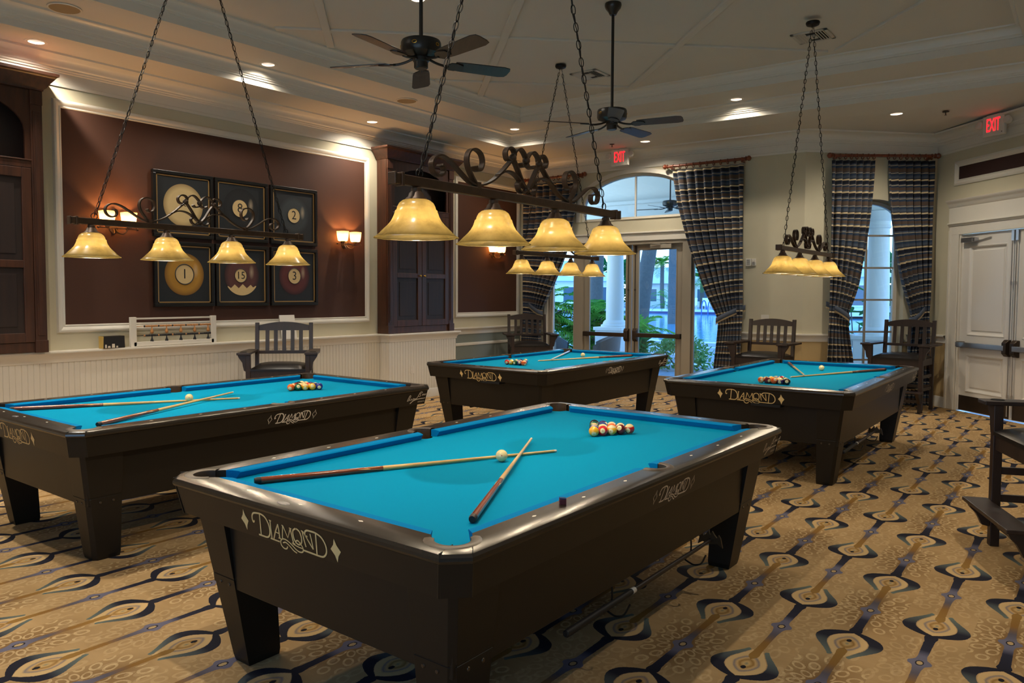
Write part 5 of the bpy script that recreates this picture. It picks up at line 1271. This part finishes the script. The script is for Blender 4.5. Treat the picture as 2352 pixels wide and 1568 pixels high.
# --- planting
def frond(b,base,az,el,L,droop,nl,ll,lw,rnd,vplane=.35):
    d=Vector((math.cos(az),math.sin(az),0)); side=Vector((-math.sin(az),math.cos(az),0)); P=[]
    for i in range(nl+1):
        t=i/nl; P.append(base+d*L*(math.cos(el)*t+.10*t*t)+Vector((0,0,L*(math.sin(el)*t-droop*t*t))))
    b.strap(P,.02,.012,axis=side)
    for i in range(2,nl+1):
        t=i/nl; p=P[i]; tg=(P[i]-P[i-1]).normalized(); l=ll*(math.sin(PI*min(1,t*.85+.12))**.7)
        for s in (1,-1):
            q=(side*s+tg*.75+Vector((0,0,vplane-.9*t*.5+rnd.uniform(-.15,.15)))).normalized(); nn=q.cross(tg).normalized(); wv=tg*lw
            m=p+q*l*.5+Vector((0,0,-.03*l)); e=p+q*l+Vector((0,0,-.25*l))
            b.add([p-wv*.5,m-wv,e,m+wv,p+wv*.5],[(0,1,2,3,4)])
def palm_clump(x,y,h,n,L,lab,seed,z0=-.06):
    rnd=random.Random(seed); r=empty('palm_clump',(x,y,z0),0,lab,'palm plant','palms outside the glass')
    b=MB()
    for k in range(n): frond(b,Vector((rnd.uniform(-.15,.15),rnd.uniform(-.15,.15),h*rnd.uniform(.05,.75))),rnd.uniform(0,2*PI),rnd.uniform(.35,1.25),L*rnd.uniform(.7,1.1),rnd.uniform(.35,.75),18,.42,.026,rnd)
    b.build('fronds',MT['leaf'],r,smooth=0,fix=False); b=MB()
    for k in range(5): a=rnd.uniform(0,6.28); b.tube([(.12*math.cos(a),.12*math.sin(a),0),(.18*math.cos(a),.18*math.sin(a),h*.7)],.03,7)
    b.build('stem',MT['trunk'],r)
palm_clump(16.3,9.6,1.5,64,1.5,'feathery palm clump left of the porch column',1); palm_clump(15.0,10.6,1.7,64,1.5,'feathery palm clump behind the left sidelight',2); palm_clump(17.6,9.15,.9,30,1.15,'low palm clump at the foot of the leaning palm trunk',3)
palm_clump(62.0,29.0,2.2,22,2.6,'yellow green palm clump behind the far loungers',9,.2)
def tree_palm(p0,p1,p2,r0,lab,seed,crown=True,n=22,L=3.0):
    rnd=random.Random(seed); r=empty('palm_tree',p0,0,lab,'palm tree','palm trees by the pool'); o=-Vector(p0)
    pts=cr([Vector(p0)+o,Vector(p1)+o,Vector(p2)+o],10); rr=[r0*(1.12-.25*i/len(pts))*(1+.03*(i%2)) for i in range(len(pts))]
    b=MB(); b.tube(pts,rr,16); b.build('trunk',MT['trunk'],r)
    if crown:
        b=MB()
        for k in range(n): frond(b,pts[-1],rnd.uniform(0,6.28),rnd.uniform(-.1,1.2),L*rnd.uniform(.8,1.1),rnd.uniform(.5,.9),22,.75,.03,rnd)
        b.build('crown',MT['leaf'],r,smooth=0,fix=False)
tree_palm((19.95,10.28,-.06),(20.10,10.02,2.8),(20.55,9.35,7.4),.20,'leaning grey palm trunk behind the right patio door',11)
tree_palm((42,19.42,-.16),(42,19.42,4),(42.1,19.4,11),.24,'slim upright palm trunk across the pool',12)
tree_palm((24.0,14.0,-.06),(24.0,14.0,2.5),(24.1,13.9,5.6),.22,'grey palm trunk left of the porch column',13,L=2.6)
tree_palm((23.5,9.0,-.06),(23.4,8.9,2.6),(23.3,8.7,5.3),.09,'palm whose fronds fill the arched transom',14,L=2.8,n=30)
tree_palm((70,33.4,.2),(70,33.5,2),(70,33.5,4.6),.2,'small round headed palm before the far houses',15,L=1.6,n=26)
tree_palm((72,30.2,.2),(72,30.2,2),(72,30.2,3.2),.2,'bushy palm beside the far loungers',16,L=2.2,n=30)
def leafblob(x,y,z0,rx,ry,h,n,size,mat,name,lab,cat,grp,seed):
    rnd=random.Random(seed); r=empty(name,(x,y,z0),0,lab,cat,grp); b=MB()
    for k in range(n):
        a=rnd.uniform(0,6.28); q=rnd.uniform(.45,1); zz=rnd.uniform(.05,1); k2=math.sqrt(max(0,1-(zz*.9)**2))
        p=Vector((rx*q*k2*math.cos(a),ry*q*k2*math.sin(a),h*zz)); u=Vector((rnd.uniform(-1,1),rnd.uniform(-1,1),rnd.uniform(-.5,1))).normalized(); v=u.orthogonal().normalized(); s=size*rnd.uniform(.6,1.3)
        b.add([p,p+u*s*.5+v*s*.22,p+u*s,p+u*s*.5-v*s*.22],[(0,1,2,3)])
    b.build('foliage',mat,r,smooth=0,fix=False); b=MB()
    for k in range(4): a=k*1.6+seed; b.tube([(.05*math.cos(a),.05*math.sin(a),0),(rx*.4*math.cos(a),ry*.4*math.sin(a),h*.55)],.015,5)
    b.build('stem',MT['trunk'],r)
leafblob(15.55,7.0,-.06,.75,.80,.66,900,.13,MT['shrub'],'low_shrub','low clipped shrub outside the right patio door','shrub','shrubs outside the glass',5)
leafblob(15.6,8.35,-.06,.55,.50,.8,700,.22,MT['leafdark'],'dark_shrub','dark shrub at the foot of the palms','shrub','shrubs outside the glass',6)
leafblob(18.2,12.2,-.06,1.0,1.0,1.0,700,.2,MT['shrub'],'bushy_shrub','bushy shrub outside the left sidelight','shrub','shrubs outside the glass',7)
def broadleaf(x,y,h,n,lab,seed):
    rnd=random.Random(seed); r=empty('broadleaf_plant',(x,y,-.06),0,lab,'plant','broad leaved plants'); b=MB(); s_=MB()
    for k in range(n):
        az=rnd.uniform(0,6.28); z=h*rnd.uniform(.35,1); d=Vector((math.cos(az),math.sin(az),0)); p=d*.12; q=d*rnd.uniform(.3,.6)+Vector((0,0,z)); s_.tube(cr([p,(p+q)*.5+Vector((0,0,.15)),q],4),.012,5)
        L=rnd.uniform(.45,.65); w=.10; sd=Vector((-d.y,d.x,0)); up=Vector((0,0,1)); t=(d+up*rnd.uniform(-.2,.6)).normalized(); rows=[]
        for i in range(7):
            u=i/6; ww=w*math.sin(PI*min(1,u*.92+.04))**.8; c=q+t*L*u+up*(-.18*L*u*u); rows.append((c-sd*ww+up*ww*.35,c,c+sd*ww+up*ww*.35))
        vs=[v for rr in rows for v in rr]; fs=[]
        for i in range(6):
            for j in range(2): a=i*3+j; fs.append((a,a+1,a+4,a+3))
        b.add(vs,fs)
    b.build('leaves',MT['leafdark'],r,smooth=60,fix=False); s_.build('stem',MT['trunk'],r)
broadleaf(15.7,3.52,1.45,18,'broad leaved plant beyond the balustrade, left of the window column',21); broadleaf(16.3,3.06,1.7,12,'broad leaved plant right of the window column',22)
# --- patio furniture, loungers, houses
def tub_chair(x,y,rz,lab):
    r=empty('wicker_chair',(x,y,-.06),rz,lab,'patio chair','wicker patio chairs'); b=MB(); L=[]
    for z,rr in ((.0,.30),(.35,.32),(.62,.36),(.86,.38),(.86,.35),(.62,.33),(.42,.30)):
        L.append([(rr*math.cos(R(a)),rr*math.sin(R(a)),z-(.22*(abs(a-90)/115)**2 if z>.6 else 0)) for a in range(-25,206,11)])
    b.loft(L,close=False,cap0=False,cap1=False); b.build('shell',MT['wicker'],r,smooth=50)
    b=MB(); b.lathe([(.0,.40),(.29,.40),(.30,.36),(.30,.0)],24); b.build('seat',MT['wicker'],r)
tub_chair(12.75,8.35,.3,'grey wicker tub chair outside the left sidelight'); tub_chair(12.9,7.42,-2.6,'grey wicker tub chair in front of the porch column')
r=empty('patio_table',(13.2,9.45,-.06),0,'round patio table between the wicker chairs','table'); b=MB(); b.lathe([(.0,.74),(.5,.74),(.5,.71),(.0,.71)],32); b.build('top',MT['chrome'],r); b=MB(); b.lathe([(.30,.0),(.05,.03),(.05,.71)],16); b.build('pedestal',MT['wicker'],r)
def lounger():
    r=empty('pool_lounger')
    b=MB(); b.beam((-.9,0,.38),(.45,0,.38),.66,.06); b.beam((.45,0,.38),(.95,0,1.05),.66,.06,up=(-.6,0,.5)); b.build('sling',MT['white'],r,smooth=0)
    for x,y in ((-.8,.3),(-.8,-.3),(.5,.3),(.5,-.3)): b=MB(); b.box(x-.03,x+.03,y-.03,y+.03,0,.36); b.build('leg',MT['white'],r,smooth=0)
    return r
l0=lounger(); LG=[(67.6,31.6,'leftmost'),(67.6,30.4,'second from left'),(67.6,29.2,'third from left'),(67.6,28.0,'fourth from left'),(67.6,25.4,'rightmost')]
for i,(x,y,w) in enumerate(LG):
    o=l0 if i==0 else copy_tree(l0); o.location=(x,y,.2); o.rotation_euler=(0,0,.35); tag(o,w+' white lounger across the pool','lounger','pool loungers')
r=empty('pool_ladder',(65.2,27.0,-.1),0,'blue railed ladder at the far pool edge','ladder'); 
for s in (-.3,.3): b=MB(); b.tube(cr([(-.2,s,-.05),(-.15,s,.75),(.25,s,1.15),(.7,s,.95),(.95,s,.3)],5),.05,8); b.build('rail',MT['bluerail'],r)
def house(x,y,w,d,h,rh,lab):
    r=empty('pool_house',(x,y,.0),.55,lab,'house','houses across the pool')
    b=MB(); b.box(0,d,-w/2,w/2,0,h); b.build('wall',MT['stucco'],r,smooth=0)
    b=MB(); o=.5; b.loft([[(-o,-w/2-o,h),(d+o,-w/2-o,h),(d+o,w/2+o,h),(-o,w/2+o,h)],[(d*.4,-w*.25,h+rh),(d*.6,-w*.25,h+rh),(d*.6,w*.25,h+rh),(d*.4,w*.25,h+rh)]]); b.build('roof',MT['roof'],r,smooth=0)
    n=max(2,int(w/3))
    for i in range(n): y0=-w/2+w*(i+.5)/n; b=MB(); b.box(-.04,.02,y0-.9,y0+.9,.7,h-.5); f=b.build('window',MT['white'],r,smooth=0); b=MB(); b.box(-.06,-.03,y0-.78,y0+.78,.82,h-.62); b.build('pane',MT['glassdark'],f,smooth=0)
house(80,36.5,9,8,2.8,1.9,'white hipped house across the pool, behind the right patio door'); house(64,44,16,10,2.9,2.2,'pale house across the pool, behind the left patio door'); house(78,24,9,7,2.6,1.6,'white screened house across the pool, right of the patio doors'); house(60,15.2,8,6,2.9,1.7,'white gabled house seen through the narrow window')
for i,(x,y,z0,rx,h,lab) in enumerate(((100,56,.2,8,6,'dark tree mass behind the far houses, left'),(100,38,.2,8,5.5,'dark tree mass behind the far houses, middle'),(100,20,.2,8,5.5,'dark tree mass behind the far houses, right'))):
    leafblob(x,y,z0,rx,rx,h,900,1.5,MT['leafdark'],'far_tree',lab,'tree','far trees',30+i)
# ------------------------------------------------------------------ light, sky, camera
w=bpy.data.worlds.new('sky'); sc.world=w; w.use_nodes=True; nt=w.node_tree; bg=nt.nodes['Background']
tc=nt.nodes.new('ShaderNodeTexCoord'); sp=nt.nodes.new('ShaderNodeSeparateXYZ'); nt.links.new(tc.outputs['Generated'],sp.inputs[0])
rp=nt.nodes.new('ShaderNodeValToRGB'); e=rp.color_ramp.elements; e[0].position=.0; e[0].color=(.55,.78,1,1); e[1].position=.6; e[1].color=(.12,.38,1,1); x=e.new(.17); x.color=(.29,.58,1,1); nt.links.new(sp.outputs[2],rp.inputs[0]); nt.links.new(rp.outputs[0],bg.inputs[0]); bg.inputs[1].default_value=E_SKY
cam=bpy.data.cameras.new('camera'); co=bpy.data.objects.new('camera',cam); COL.objects.link(co)
F_PX=1763.512; cam.sensor_width=36; cam.lens=36*F_PX/2352; cam.shift_x=49.72/2352; cam.shift_y=-21.73/2352; cam.clip_start=.05; cam.clip_end=400
th=.905; p=.0491; rl=.0033
fw=Vector((math.sin(th),math.cos(th),0)); rt=Vector((math.cos(th),-math.sin(th),0))
f=fw*math.cos(p)-Vector((0,0,math.sin(p))); up=fw*math.sin(p)+Vector((0,0,math.cos(p)))
r2=rt*math.cos(rl)+up*math.sin(rl); u2=up*math.cos(rl)-rt*math.sin(rl)
co.matrix_world=Matrix(((r2.x,u2.x,-f.x,0),(r2.y,u2.y,-f.y,0),(r2.z,u2.z,-f.z,1.5414),(0,0,0,1)))
sc.camera=co
sc.view_settings.view_transform='Standard'; sc.view_settings.look='None'; sc.view_settings.gamma=1; sc.view_settings.exposure=EXPO; sc.view_settings.use_curve_mapping=False
cy=sc.cycles; cy.max_bounces=7; cy.diffuse_bounces=4; cy.glossy_bounces=3; cy.transmission_bounces=4; cy.transparent_max_bounces=12; cy.caustics_reflective=False; cy.caustics_refractive=False; cy.sample_clamp_indirect=4; cy.use_denoising=True; cy.denoiser='OPENIMAGEDENOISE'
